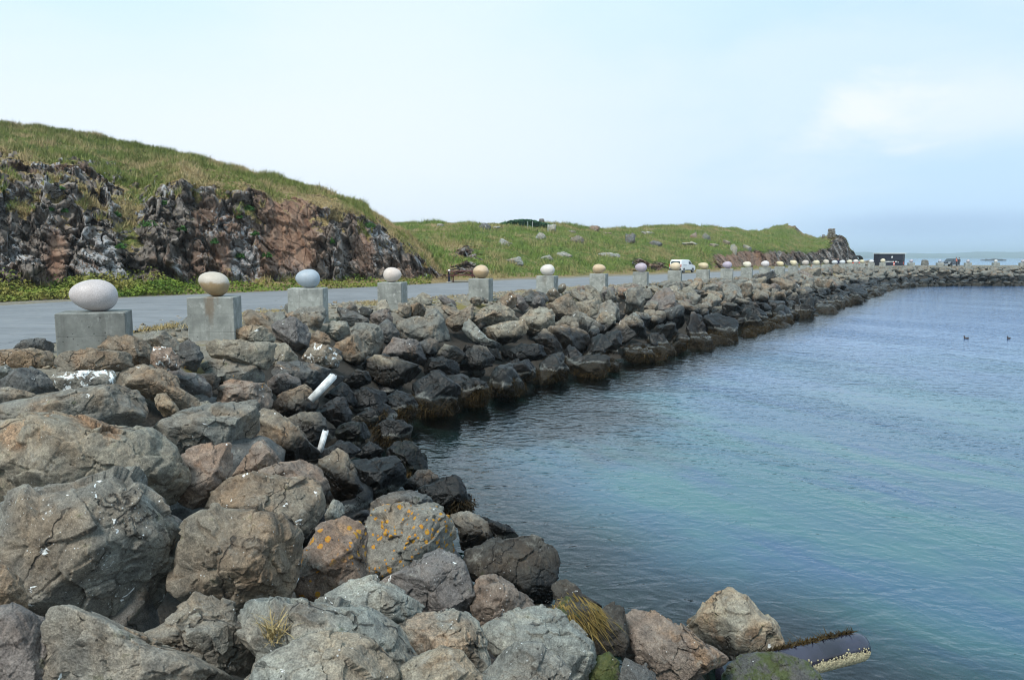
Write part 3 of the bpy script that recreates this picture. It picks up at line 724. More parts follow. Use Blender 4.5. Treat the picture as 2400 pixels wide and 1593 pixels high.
# ------------------------------------------------------------------ boulders
TINTS = dict(brown=(.19, .152, .112), grey=(.175, .16, .134), tan=(.24, .205, .155), red=(.195, .145, .112), slate=(.095, .090, .083), dark=(.055, .048, .040), pale=(.225, .212, .178), purple=(.145, .122, .108))
def soft_planes(v, rbase, rg, n=9, lo=.74, hi=1.0, k=16, axis=None, thr=.45):
    """flatten a blob with random planes: an angular stone with worn edges"""
    acc = (1 / rbase) ** k
    for i in range(n):
        m = rg.normal(size=3); m /= np.linalg.norm(m)
        if axis is not None:
            c = m @ axis
            if abs(c) < thr: m = m - axis * .9; m /= np.linalg.norm(m)
        dd = np.clip(v @ m, 1e-4, None); sup = np.max(v @ m * rbase)
        acc = acc + (dd / (sup * rg.uniform(lo, hi))) ** k
    return acc ** (-1 / k)

def finish_rock(P, v, size, rg, amt=1.0, fine=True):
    o = rg.rand(3) * 50; s = size
    q = P / s
    n = fbm(q * 1.6 + o, 4); rid = 1 - np.abs(fbm(q * 2.6 + o + 9, 3)); d1, d2, c = worley(q * 1.9 + o + .22 * np.stack([n, rid, n * rid], 1), True); e1, e2, c2 = worley(q * 4.6 + o + .2 * np.stack([rid, n, n], 1), True)
    disp = .035 * n + .022 * (rid - .75) + .19 * (c - .5) + .045 * (c2 - .5) - .03 * (1 - sstep(0, .04, d2 - d1))
    if fine: disp = disp + .009 * fbm(q * 9 + o, 4) - .008 * np.abs(perlin(q * 6 + o + 4))
    return P + v * (disp * s * amt)[:, None]

def traced_rock(poly, sub, seed, doff=0., dk=.95, planes=8, zoff=0.):
    """poly: outline in photo pixels; gets its own distance, thickness and a shaped front"""
    rg = np.random.RandomState(seed); poly = np.array(poly, float)
    c = (poly.max(0) + poly.min(0)) / 2 * .5 + poly.mean(0) * .5
    hp, t = hit_rock(c[0], c[1], zoff); t = max(1.6, t + doff); centre = ray(*c) * t + np.array([0, 0, H])
    ax = ray(*c); ax /= np.linalg.norm(ax); rt = np.cross(ax, [0, 0, 1]); rt /= np.linalg.norm(rt); up = np.cross(rt, ax)
    pw = []
    for p in poly:
        d = ray(*p); d = d * (np.linalg.norm(centre - [0, 0, H]) ** 1 / (d @ ax)); rel = d - (centre - np.array([0, 0, H])); pw.append((rel @ rt, rel @ up))
    pw = np.array(pw); n = 360; th = np.linspace(-np.pi, np.pi, n, endpoint=False); Rr = np.full(n, np.nan)
    dirs = np.stack([np.cos(th), np.sin(th)], 1)
    for i in range(len(pw)):
        a = pw[i]; b = pw[(i + 1) % len(pw)]; e = b - a
        den = dirs[:, 0] * e[1] - dirs[:, 1] * e[0]
        with np.errstate(all='ignore'):
            tt = (a[0] * e[1] - a[1] * e[0]) / den; s = (a[0] * dirs[:, 1] - a[1] * dirs[:, 0]) / den
        ok = (tt > 0) & (s >= -1e-6) & (s <= 1 + 1e-6)
        Rr = np.where(ok & (np.isnan(Rr) | (tt > Rr)), tt, Rr)
    Rr = np.where(np.isnan(Rr), np.nanmean(Rr), Rr)
    kk = np.ones(7) / 7; Rr = np.convolve(np.concatenate([Rr[-3:], Rr, Rr[:3]]), kk, 'valid')
    v0, f = ico(sub)
    a, b, cc = v0[:, 0], v0[:, 2], v0[:, 1]           # right, up, along the view
    R2 = np.interp(np.arctan2(b, a), np.append(th, np.pi), np.append(Rr, Rr[0]))
    mean = Rr.mean(); mn = min(np.ptp(pw[:, 0]), np.ptp(pw[:, 1])) / 2
    D = (.45 * mean + .55 * mn) * dk
    pe = 2.7; sp = np.sqrt(a * a + b * b)
    rb = ((sp / R2) ** pe + (np.abs(cc) / D) ** pe) ** (-1 / pe)
    vd = np.outer(a, rt) + np.outer(b, up) + np.outer(cc, ax)
    # upward-facing top bevel: stones seen from above show their tops
    r = soft_planes(vd, rb, rg, planes + 6, .63, .95, 48, ax, .5)
    P = vd * r[:, None]
    P = finish_rock(P, vd, mean * 1.05, rg, .8)
    return P, f, centre, mean, t

_lib = {}
def lib_rock(i, sub):
    if (i, sub) in _lib: return _lib[(i, sub)]
    rg = np.random.RandomState(900 + i); v, f = ico(sub)
    r = soft_planes(v, np.ones(len(v)), rg, rg.randint(7, 12), .42, .82, 60)
    P = v * r[:, None]; sc = np.array([1, rg.uniform(.58, .9), rg.uniform(.42, .75)])
    P = P * sc; P = finish_rock(P, v, .9, rg, .8, sub > 3); P /= np.abs(P).max(0).max()
    me = tri_mesh('boulder', P, f); me.materials.append(M['rock']); _lib[(i, sub)] = (P, f, me)
    return _lib[(i, sub)]

A = (0, 700, 2.954); B = (700, 700, 3.136); C = (0, 1100, 2.954); D_ = (700, 1100, 2.954); E = (1300, 1250, 2.954); FF = (700, 450, 2.954); S = (0, 0, 1.)
def px(panel, pts): return [(panel[0] + x / panel[2], panel[1] + y / panel[2]) for x, y in pts]
# (panel, outline, tint, label, extras)
TR = [
(A, [(60,330),(180,285),(300,272),(390,315),(395,400),(200,400),(80,370)], 'slate', 'low dark boulder against the left side of the first pedestal', {}),
(A, [(-60,360),(120,345),(250,345),(400,380),(380,470),(200,500),(-60,480)], 'brown', 'flat brown boulder at the left edge just under the road, cracked at its right', {}),
(A, [(400,378),(560,350),(640,345),(880,370),(950,440),(900,490),(620,525),(360,525),(340,470)], 'brown', 'layered dark brown boulder directly below the first pedestal', {'rust': .7, 'doff': -1.5}),
(A, [(960,260),(1060,225),(1140,220),(1240,300),(1250,370),(1100,370),(1000,310)], 'grey', 'small grey boulder peeping up right of the first pedestal', {'doff': -.6}),
(A, [(660,350),(700,310),(760,262),(880,246),(1000,285),(1080,350),(1080,440),(960,480),(850,420)], 'brown', 'pointed brown boulder overlapping the right corner of the first pedestal', {'doff': -1.9}),
(A, [(1060,330),(1180,340),(1250,420),(1245,490),(1120,510),(1040,450)], 'red', 'rounded rust red boulder with a thick white splash', {'guano': .55, 'rust': 1., 'doff': -1.}),
(A, [(1240,310),(1310,278),(1380,330),(1410,410),(1360,500),(1290,510),(1230,430)], 'slate', 'upright grey boulder with orange spots left of the second pedestal foot', {'lichen': .55}),
(A, [(-70,470),(40,462),(100,490),(80,560),(-60,570)], 'grey', 'small boulder cut by the left edge above the dark pyramid stone', {}),
(A, [(-60,570),(0,560),(100,490),(200,468),(280,490),(370,570),(460,630),(350,700),(150,700),(0,660)], 'slate', 'dark slate boulder shaped like a low pyramid near the left edge', {}),
(A, [(330,545),(420,510),(600,498),(830,490),(780,600),(700,650),(450,660)], 'grey', 'long grey boulder splashed with thick white patches', {'guano': .8, 'doff': -.5}),
(A, [(760,560),(850,480),(1000,456),(1120,490),(1220,540),(1250,620),(1372,690),(1372,760),(1250,800),(1100,720),(900,640),(780,620)], 'brown', 'humped brown boulder right of the white splashed stone', {}),
(A, [(1130,490),(1220,472),(1290,510),(1390,525),(1460,600),(1472,660),(1440,720),(1300,690),(1230,630),(1200,540)], 'purple', 'mauve brown boulder between the white splash and the flat slab', {}),
(A, [(1600,240),(1700,180),(1870,205),(1925,270),(1900,310),(1680,310)], 'tan', 'flat tan slab beside the foot of the second pedestal', {}),
(A, [(1870,190),(2030,112),(2110,170),(2150,260),(2130,330),(2080,395),(2000,350),(1920,290)], 'purple', 'jagged purple brown boulder between second and third pedestals', {}),
(A, [(2130,260),(2200,218),(2280,255),(2295,310),(2250,345),(2140,325)], 'brown', 'small rounded brown boulder under the third pedestal', {}),
(A, [(1880,420),(1900,310),(1980,308),(2060,400),(2065,450),(1960,470),(1880,510)], 'tan', 'sloping tan boulder right of the flat topped slab', {}),
(A, [(1400,330),(1440,295),(1560,288),(1790,300),(1905,308),(1905,420),(1850,500),(1700,450),(1500,430),(1405,400)], 'tan', 'big flat topped slab in front of the second pedestal', {'planes': 3, 'doff': -1.}),
(A, [(1365,450),(1480,420),(1720,413),(1800,450),(1840,540),(1835,610),(1700,620),(1540,590),(1440,540),(1370,510)], 'grey', 'rounded grey boulder with an orange blotch below the flat slab', {'lichen': .5}),
(A, [(1360,530),(1480,513),(1530,550),(1500,620),(1450,650),(1390,600)], 'dark', 'small dark wedge of stone below the orange blotched boulder', {}),
(A, [(1450,690),(1520,600),(1600,558),(1720,578),(1830,588),(1892,660),(1890,750),(1800,790),(1650,740),(1480,750)], 'red', 'pinkish brown boulder below the orange blotched one', {'lichen': .35}),
(A, [(2080,430),(2130,340),(2210,298),(2320,350),(2372,420),(2340,480),(2200,490),(2080,450)], 'brown', 'brown boulder with a white splash above the top end of the white pipe', {'guano': .6}),
(A, [(1840,505),(1920,440),(2050,428),(2200,450),(2300,495),(2270,570),(2180,640),(2080,600),(1990,570),(1850,540)], 'slate', 'smooth slate blue boulder beside the white pipe', {'planes': 3}),
(A, [(1845,545),(1980,510),(2080,560),(2090,640),(1990,670),(1890,660),(1850,600)], 'purple', 'round purplish boulder left of the white pipe', {'lichen': .3}),
(A, [(1880,730),(1960,650),(2120,593),(2205,680),(2195,760),(2100,820),(1950,850),(1890,800)], 'brown', 'cracked brown boulder at the lower end of the white pipe', {}),
(A, [(1980,840),(2080,790),(2210,778),(2265,820),(2265,950),(2205,1030),(2140,1030),(2060,930)], 'brown', 'egg shaped brown boulder just left of the broken white pipe stub', {}),
(A, [(1070,680),(1090,655),(1150,655),(1230,750),(1250,800),(1130,810),(1080,750)], 'tan', 'little pale stone lying in the gap behind the long sloping slab', {}),
(A, [(1350,780),(1380,715),(1440,705),(1490,750),(1450,800)], 'tan', 'tiny stone with orange dots behind the pitted central boulder', {'lichen': .5}),
(A, [(-80,620),(60,610),(150,630),(250,660),(150,720),(-60,740)], 'grey', 'low grey boulder below the dark pyramid stone', {}),
(A, [(-120,760),(0,720),(150,690),(300,668),(560,620),(850,593),(960,603),(1060,648),(1085,720),(1105,800),(1085,900),(1000,915),(830,890),(650,860),(540,840),(300,840),(-100,860)], 'grey', 'long smooth slab sloping down to a dark rounded end, left side', {'planes': 4, 'rust': .6}),
(A, [(-160,880),(0,825),(200,800),(440,808),(740,868),(960,900),(1080,928),(1230,1050),(1290,1180),(1303,1300),(1240,1430),(1150,1460),(1000,1430),(700,1420),(300,1430),(-160,1430)], 'tan', 'huge tan boulder with rusty pitted front at the left edge', {'rust': 1.2, 'planes': 5}),
(A, [(1070,915),(1110,840),(1220,788),(1400,740),(1600,708),(1750,698),(1810,760),(1800,860),(1790,1000),(1710,1070),(1600,1075),(1420,1070),(1260,1080),(1170,1030),(1080,950)], 'grey', 'large blocky pitted boulder in the centre of the pile', {'planes': 4, 'lichen': .15}),
(A, [(1780,780),(1830,755),(1900,770),(1960,820),(2080,900),(2150,1000),(2218,1070),(2190,1115),(2050,1130),(1950,1130),(1850,1060),(1780,1000)], 'brown', 'wedge shaped boulder sloping right of the pitted central one', {}),
(A, [(1240,1080),(1350,1020),(1595,993),(1617,1060),(1605,1180),(1540,1280),(1480,1380),(1430,1460),(1260,1480),(1210,1420),(1250,1250)], 'red', 'upright reddish boulder right of the huge tan one', {'planes': 4}),
(A, [(1600,1230),(1700,1090),(1800,965),(1880,1040),(1945,1125),(1850,1220),(1700,1260)], 'red', 'dark reddish triangular stone in the central gap', {}),
(A, [(1740,1230),(1760,1195),(1920,1138),(2140,1108),(2225,1180),(2280,1290),(2290,1400),(2250,1450),(2100,1400),(1900,1300)], 'red', 'pinkish brown boulder behind the twin humped one', {}),
(A, [(1390,1470),(1480,1310),(1600,1240),(1750,1203),(1900,1215),(1970,1250),(2160,1228),(2225,1290),(2255,1400),(2235,1500),(2150,1650),(1900,1640),(1700,1590),(1420,1560)], 'brown', 'twin humped brown boulder with a white splash at its lower right', {'guano': .18, 'lichen': .2}),
(B, [(135,1190),(290,1098),(360,1150),(480,1400),(400,1460),(270,1480),(190,1320)], 'brown', 'leaning brown boulder with a flat right face above the grey dome', {}),
(C, [(-170,230),(0,185),(200,165),(380,138),(540,122),(680,60),(800,10),(900,38),(980,120),(1080,200),(1180,290),(1272,400),(1245,600),(1175,780),(1110,960),(960,1080),(920,1090),(700,1010),(400,990),(200,980),(-170,900)], 'grey', 'biggest grey boulder, peppered with white droppings, lower left', {'specks': .9, 'guano': .22, 'planes': 6}),
(C, [(1210,600),(1270,380),(1400,280),(1500,250),(1660,276),(1900,278),(2000,350),(2092,430),(2085,600),(2055,760),(1990,930),(1850,960),(1600,980),(1350,960),(1190,800)], 'brown', 'big rounded olive brown boulder beside the white peppered one', {'planes': 6, 'specks': .3}),
(C, [(-80,640),(-20,650),(50,680),(130,760),(202,880),(195,1000),(60,1000),(-80,980)], 'brown', 'smooth brown stone cut by the left edge below the peppered boulder', {}),
(C, [(-80,910),(90,922),(260,1008),(385,1080),(435,1190),(360,1300),(350,1500),(-80,1650)], 'purple', 'mauve grey boulder with a long crack in the bottom left corner', {'planes': 3, 'doff': -.2}),
(C, [(270,1010),(380,928),(560,968),(760,1050),(930,1130),(1100,1220),(1300,1270),(1500,1380),(1720,1520),(1500,1740),(500,1740),(320,1470),(300,1300)], 'grey', 'long ridged slab running down to the bottom edge, left of centre', {'planes': 6, 'doff': -.15}),
(C, [(960,1170),(1130,1060),(1260,930),(1350,853),(1450,868),(1610,948),(1640,1050),(1790,1120),(1835,1200),(1800,1350),(1700,1450),(1500,1400),(1200,1270)], 'grey', 'pyramid shaped grey boulder at the bottom, left of the dry tuft', {'specks': .4}),
(S, [(528,1440),(575,1402),(680,1410),(790,1410),(865,1424),(930,1470),(985,1560),(960,1700),(640,1700),(570,1600),(600,1540),(560,1480)], 'pale', 'broad pale grey boulder behind the dry tuft at bottom centre', {'planes': 7, 'specks': .4}),
(S, [(560,1610),(620,1545),(690,1500),(760,1475),(830,1480),(890,1510),(930,1570),(920,1700),(560,1720)], 'pale', 'slanting pale slab at the bottom edge under the dry tuft', {'planes': 6, 'specks': .5, 'doff': -.25}),
(D_, [(30,560),(150,380),(220,338),(310,308),(420,350),(470,450),(480,650),(440,750),(250,830),(100,920),(0,950),(-40,800),(0,700)], 'red', 'rusty brown boulder speckled with orange lichen left of the grey dome', {'lichen': .9, 'rust': .8, 'dk': 1.0, 'dry': .7, 'nw': 1}),
(D_, [(420,350),(550,258),(700,238),(830,238),(900,238),(960,255),(1040,310),(1102,380),(1125,500),(1115,600),(900,660),(700,760),(550,780),(475,740),(465,600),(470,450)], 'grey', 'smooth grey dome covered in bright yellow orange lichen rings', {'lichen': 1.05, 'planes': 2, 'doff': .1, 'dry': .7, 'nw': 1}),
(D_, [(560,800),(600,750),(720,690),(870,590),(990,553),(1080,590),(1150,650),(1192,780),(1205,900),(1195,1010),(1000,1040),(900,1040),(760,900)], 'purple', 'speckled mauve boulder with one orange spot in front of the lichened dome', {'specks': .7, 'lichen': .25, 'planes': 4, 'dry': .7, 'nw': 1}),
(D_, [(70,940),(200,850),(350,763),(500,745),(620,790),(760,870),(870,940),(930,990),(780,1060),(600,1060),(300,1010)], 'pale', 'low pale boulder with two orange spots left of the mauve one', {'specks': .4, 'lichen': .25, 'dry': .7, 'nw': 1}),
(D_, [(1100,560),(1250,528),(1360,483),(1500,478),(1620,458),(1700,500),(1790,570),(1805,640),(1785,760),(1745,870),(1695,970),(1640,980),(1560,880),(1400,790),(1200,780),(1140,650)], 'dark', 'large smooth dark boulder jutting out over the water', {'rust': 0, 'specks': .35, 'planes': 3, 'dry': .7, 'nw': 1}),
(D_, [(1180,800),(1280,740),(1370,728),(1450,800),(1560,858),(1655,955),(1560,1020),(1380,1090),(1280,1110),(1190,1020)], 'red', 'reddish rough boulder under the smooth dark one', {'rust': .8, 'specks': .4, 'dry': .7, 'nw': 1}),
(D_, [(1040,320),(1110,300),(1180,293),(1300,345),(1345,480),(1365,520),(1130,570),(1100,400)], 'grey', 'wet mottled stone behind the right shoulder of the lichened dome', {'dry': .7, 'nw': 1}),
(D_, [(1230,330),(1300,330),(1350,355),(1460,388),(1525,455),(1505,492),(1380,500),(1320,440)], 'dark', 'wrack covered stone dipping into the water right of the dome', {'weed': 1}),
(D_, [(820,190),(830,130),(1000,62),(1090,43),(1150,110),(1188,200),(1183,290),(1080,300),(950,260),(850,230)], 'dark', 'rounded stone thick with brown wrack, jutting into the bay', {'weed': 1}),
(D_, [(460,250),(620,160),(780,148),(900,180),(970,250),(700,300),(480,330)], 'slate', 'flat wet slab right behind the top of the lichened dome', {'dry': .7, 'nw': 1}),
(D_, [(710,150),(730,85),(830,8),(900,-2),(995,50),(900,120),(760,160)], 'slate', 'blue grey slab with a barnacle rim beside the wrack covered stone', {'dry': .7, 'nw': 1}),
(D_, [(180,310),(240,203),(300,228),(318,300),(260,360),(185,370)], 'pale', 'small pale gravelly stone wedged above the orange speckled boulder', {'specks': .9, 'dry': .7, 'nw': 1}),
(D_, [(1750,810),(1800,765),(1860,758),(1930,810),(1965,855),(2050,910),(2110,945),(2090,1000),(1950,930),(1780,930)], 'dark', 'low stone fringed with dark wrack at the water near the golden weed', {'weed': 1}),
(D_, [(1740,950),(1850,858),(1960,868),(2080,970),(2070,1060),(2030,1200),(1950,1200),(1850,1050)], 'dark', 'stone draped with golden yellow weed', {'moss': .4, 'golden': 1, 'dry': .7, 'nw': 1}),
(D_, [(690,1050),(820,1000),(1000,975),(1150,973),(1232,1038),(1282,1100),(1302,1200),(1338,1370),(1250,1430),(1150,1400),(950,1360),(760,1260),(690,1150)], 'pale', 'craggy pale boulder at the bottom, centre right', {'planes': 6, 'specks': .4, 'dry': .7, 'nw': 1}),
(D_, [(650,1460),(700,1370),(780,1308),(880,1258),(1000,1238),(1130,1258),(1222,1330),(1262,1420),(1300,1600),(1200,1700),(660,1700)], 'tan', 'rounded pale tan boulder at the very bottom, centre', {'doff': -.25, 'planes': 4, 'dry': .7, 'nw': 1}),
(D_, [(1270,1110),(1400,1008),(1600,948),(1740,938),(1850,1000),(1905,1080),(2030,1188),(2045,1290),(2045,1400),(1980,1540),(1900,1540),(1700,1300),(1500,1290),(1340,1300),(1290,1200)], 'pale', 'pale flat topped boulder with a damp patch below the golden weed', {'planes': 5, 'dry': .7, 'nw': 1}),
(D_, [(1270,1420),(1370,1288),(1500,1218),(1680,1198),(1800,1288),(1872,1380),(1925,1500),(1920,1700),(1270,1700)], 'grey', 'grey dome shaped boulder at the bottom edge under the flat topped one', {'specks': .5, 'doff': -.2, 'dry': .7, 'nw': 1}),
(E, [(240,740),(270,600),(320,520),(400,478),(485,508),(490,620),(520,750),(470,850),(280,850)], 'dark', 'dark brown boulder between the golden weed and the reddish slab', {'dry': 1.2, 'nw': 1}),
(E, [(465,560),(540,518),(700,543),(830,628),(1000,730),(1205,848),(1198,893),(1060,965),(900,1020),(700,1060),(560,1020),(470,850)], 'red', 'reddish brown slab sloping right towards the bottom edge', {'rust': 1., 'planes': 5, 'specks': .4, 'dry': 1.2, 'nw': 1}),
(E, [(870,680),(1000,548),(1100,430),(1180,385),(1222,376),(1330,430),(1450,570),(1530,608),(1592,760),(1600,860),(1500,900),(1300,910),(1150,880),(980,780)], 'tan', 'tall peaked tan boulder beside the mussel crusted pipe', {'rust': .8, 'planes': 5, 'moss': .12, 'dry': 1.2, 'nw': 1}),
(E, [(1160,980),(1280,850),(1400,818),(1580,828),(1750,880),(1825,960),(1880,1030),(1700,1200),(1150,1200)], 'slate', 'mossy dark boulder at the bottom edge beneath the pipe', {'moss': .42, 'doff': -.1, 'dry': 1.2, 'nw': 1}),
(E, [(440,1000),(480,860),(600,900),(700,960),(760,1200),(430,1200)], 'slate', 'dark grey boulder at the bottom edge under the reddish slab', {'doff': -.1, 'dry': 1.2, 'nw': 1}),
(E, [(230,900),(300,840),(380,820),(450,900),(440,1150),(240,1150)], 'dark', 'stone coated in bright green algae in the bottom gap', {'moss': .9, 'doff': .2, 'dry': 1.2, 'nw': 1}),
# middle distance, left of the inlet
(B, [(460,500),(490,460),(560,413),(740,438),(860,488),(912,530),(850,590),(720,650),(620,640),(520,570)], 'tan', 'pale pointed leaf shaped boulder left of the inlet', {'planes': 3}),
(B, [(230,360),(350,288),(420,258),(500,350),(515,430),(450,490),(350,490),(280,410)], 'brown', 'rusty brown boulder with a crumbly face right of the white pipe', {'rust': 1}),
(B, [(340,230),(380,190),(480,182),(592,190),(632,290),(615,410),(510,440),(420,300)], 'grey', 'squared mauve grey boulder below the third and fourth eggs', {}),
(B, [(610,400),(700,288),(850,300),(940,370),(935,440),(905,490),(740,460),(620,430)], 'purple', 'purple grey boulder up from the leaf shaped one', {'rust': .4}),
(B, [(710,200),(730,160),(870,133),(1060,140),(1112,240),(1120,310),(1050,320),(900,350),(760,300)], 'grey', 'wide flat faced boulder below the fourth pedestal', {'planes': 3}),
(B, [(180,240),(240,168),(360,168),(378,250),(290,310),(210,285)], 'pale', 'pale boulder just right of the third pedestal', {}),
(B, [(580,210),(650,138),(700,190),(745,260),(690,330),(620,320)], 'slate', 'dark grey stone left of the wide flat faced boulder', {}),
(B, [(480,130),(600,80),(685,78),(705,180),(640,205),(520,185)], 'purple', 'mauve stone below the left side of the fourth pedestal', {}),
(B, [(300,120),(390,23),(432,60),(425,120),(360,140)], 'slate', 'pointed slate stone between third and fourth pedestals', {}),
(B, [(410,110),(470,53),(555,80),(525,130),(440,145)], 'dark', 'flat dark stone between third and fourth pedestals', {}),
(B, [(880,320),(970,283),(1035,310),(1010,410),(940,450)], 'slate', 'small slate stone under the wide flat faced boulder', {}),
(B, [(990,420),(1070,330),(1180,358),(1230,410),(1190,475),(1060,470)], 'tan', 'tan boulder with a dark left face above the wet slope', {}),
(B, [(900,510),(950,440),(1050,418),(1160,468),(1195,520),(1175,580),(1060,580),(940,560)], 'dark', 'dark boulder above the barnacled one', {}),
(B, [(1180,440),(1280,348),(1370,343),(1432,420),(1425,490),(1320,530),(1180,530)], 'grey', 'grey boulder with glittering lower edge above the wrack', {}),
(B, [(830,620),(930,558),(1010,518),(1100,578),(1185,640),(1175,820),(1080,870),(900,870),(850,740)], 'slate', 'large blue black boulder with a barnacle rim and wrack skirt', {'weed': 1}),
(B, [(1180,620),(1290,578),(1385,618),(1395,700),(1340,780),(1190,780)], 'dark', 'blocky stone wearing a curtain of brown wrack', {'weed': 1}),
(B, [(600,750),(720,668),(820,700),(882,780),(870,850),(760,900),(680,820)], 'slate', 'slate stone with white barnacle rim at the head of the inlet', {'weed': 1}),
(B, [(370,690),(500,648),(640,680),(660,750),(560,820),(430,840),(370,760)], 'dark', 'broad wet black boulder below the leaf shaped one', {}),
(B, [(180,720),(320,598),(400,690),(440,800),(300,760)], 'dark', 'wet black stone right of the white pipe', {}),
(B, [(320,600),(430,518),(520,538),(535,620),(420,660),(330,640)], 'dark', 'dark greenish stone tucked under the leaf shaped boulder', {'moss': .15}),
(B, [(370,900),(500,798),(640,768),(725,840),(715,900),(560,945),(430,940)], 'slate', 'flat wet slab with orange weed at the head of the inlet', {}),
(B, [(510,960),(640,888),(760,888),(835,940),(835,1020),(720,1060),(600,1030)], 'dark', 'low wrack covered stone at the head of the inlet', {'weed': 1}),
(B, [(630,1130),(720,1048),(830,1048),(930,1160),(945,1240),(850,1320),(740,1290)], 'dark', 'wrack covered stone topped with yellow green weed', {'weed': 1, 'moss': .5}),
(B, [(110,820),(250,718),(330,718),(385,850),(380,960),(300,980),(230,900)], 'purple', 'dark reddish brown stone below the white pipe', {}),
(B, [(150,1140),(320,1028),(440,1068),(465,1110),(360,1180),(200,1200)], 'slate', 'ribbed slate stone below the broken pipe stub', {}),
(B, [(410,1150),(520,1048),(625,1100),(600,1180),(480,1190)], 'slate', 'small blue grey stone below the green weed', {}),
(B, [(370,1180),(560,1168),(700,1138),(790,1230),(790,1340),(700,1440),(560,1460),(450,1320)], 'slate', 'broad wet slate boulder behind the leaning brown one', {}),
(B, [(240,960),(370,898),(480,908),(545,1000),(440,1080),(300,1050)], 'dark', 'dark stone with a smear of bright green weed', {'moss': .5}),
# middle distance, right of the fourth pedestal
(FF, [(1220,850),(1270,810),(1390,768),(1500,828),(1520,885),(1420,930),(1260,920)], 'tan', 'tan topped boulder with a black shaded face below the fifth pedestal', {'dk': 1.2}),
(FF, [(1520,870),(1650,798),(1745,798),(1775,900),(1755,990),(1600,1010),(1550,920)], 'tan', 'tall khaki boulder below the sixth pedestal', {'planes': 3}),
(FF, [(1700,790),(1870,698),(1945,830),(1885,890),(1770,890)], 'brown', 'ridged brown boulder right of the tall khaki one', {}),
(FF, [(1910,770),(2060,738),(2115,760),(2060,860),(1990,900),(1920,860)], 'tan', 'sandy boulder below the seventh pedestal', {}),
(FF, [(2070,800),(2210,768),(2225,860),(2205,930),(2120,900)], 'grey', 'square grey boulder right of the sandy one', {}),
(FF, [(1765,910),(1860,858),(1932,880),(1945,970),(1830,1000)], 'brown', 'brown boulder with a pale cap above the black rocks', {}),
(FF, [(1620,1010),(1710,943),(1805,1040),(1830,1120),(1700,1120)], 'brown', 'leaning cone of brown rock just above the wet band', {}),
(FF, [(1410,1110),(1550,1048),(1700,1058),(1730,1150),(1500,1180)], 'dark', 'flat black wet slab below the fifth pedestal', {}),
(FF, [(1110,935),(1180,873),(1260,960),(1330,1030),(1436,1055),(1400,1100),(1300,1115),(1200,1030)], 'pale', 'long slanting slab with a white stained edge below the fifth pedestal', {'guano': .3}),
(FF, [(1260,950),(1400,908),(1560,878),(1590,970),(1500,1040),(1380,1055),(1290,1010)], 'tan', 'low wide tan boulder under the black shaded one', {'guano': .15}),
(FF, [(1030,870),(1200,778),(1215,870),(1150,950),(1080,970),(1000,900)], 'brown', 'upright brown boulder left of the black shaded one', {}),
(FF, [(1460,725),(1530,708),(1597,790),(1555,830),(1475,770)], 'purple', 'narrow purplish stone below the sixth pedestal', {}),
(FF, [(1540,745),(1640,688),(1725,700),(1735,755),(1640,800)], 'slate', 'dark stone against the left foot of the sixth pedestal', {}),
]
WR_P, WR_N, GOLD_P = [], [], []
def set_rock(o, tint, ex, rg):
    t = np.array(TINTS[tint]) * rg.uniform(.9, 1.1); o.color = (*t, 1)
    o['rust'] = float(ex.get('rust', rg.choice([0, .25, .6])))
    o['specks'] = float(ex.get('specks', rg.choice([.05, .15, .3])))
    for k in ('guano', 'lichen', 'moss', 'dry'): o[k] = float(ex.get(k, 0.))
TPOLY = []
used = []
for i, (pn, pts, tint, label, ex) in enumerate(TR):
    poly = px(pn, pts); TPOLY.append(np.array(poly)); w = np.ptp(np.array(poly)[:, 0])
    sub = 7 if w > 190 else (6 if w > 60 else 5)
    P, f, c, mean, t = traced_rock(poly, sub, 100 + i, ex.get('doff', 0), ex.get('dk', .95), ex.get('planes', 7), .14 if ex.get('weed') else 0.)
    me = tri_mesh('boulder', P, f); o = link('boulder', me, M['rock'], loc=c)
    set_rock(o, tint, ex, np.random.RandomState(i + 5))
    tag(o, label, 'boulder', 'boulders of the harbour embankment')
    used.append((c, mean))
    W = P + c
    if c[2] < 1.3 and not ex.get('nw'):
        nrm = P / np.linalg.norm(P, axis=1)[:, None]
        WR_P.append(W); WR_N.append((nrm, 1.0 if ex.get('weed') else .55, sub))
    if ex.get('golden'):
        GOLD_P.append(W[(P[:, 2] > 0)])

# pedestals and eggs first need their places
HEAD = [-19, -9, -4.6, 6, 10, 17, 17, 16, 17]
def heading(i):
    if i < 9: return HEAD[i]
    if i < 25: return math.degrees(math.atan2(*PED[i])) + 4
    return 14
PED_A = np.array(PED)

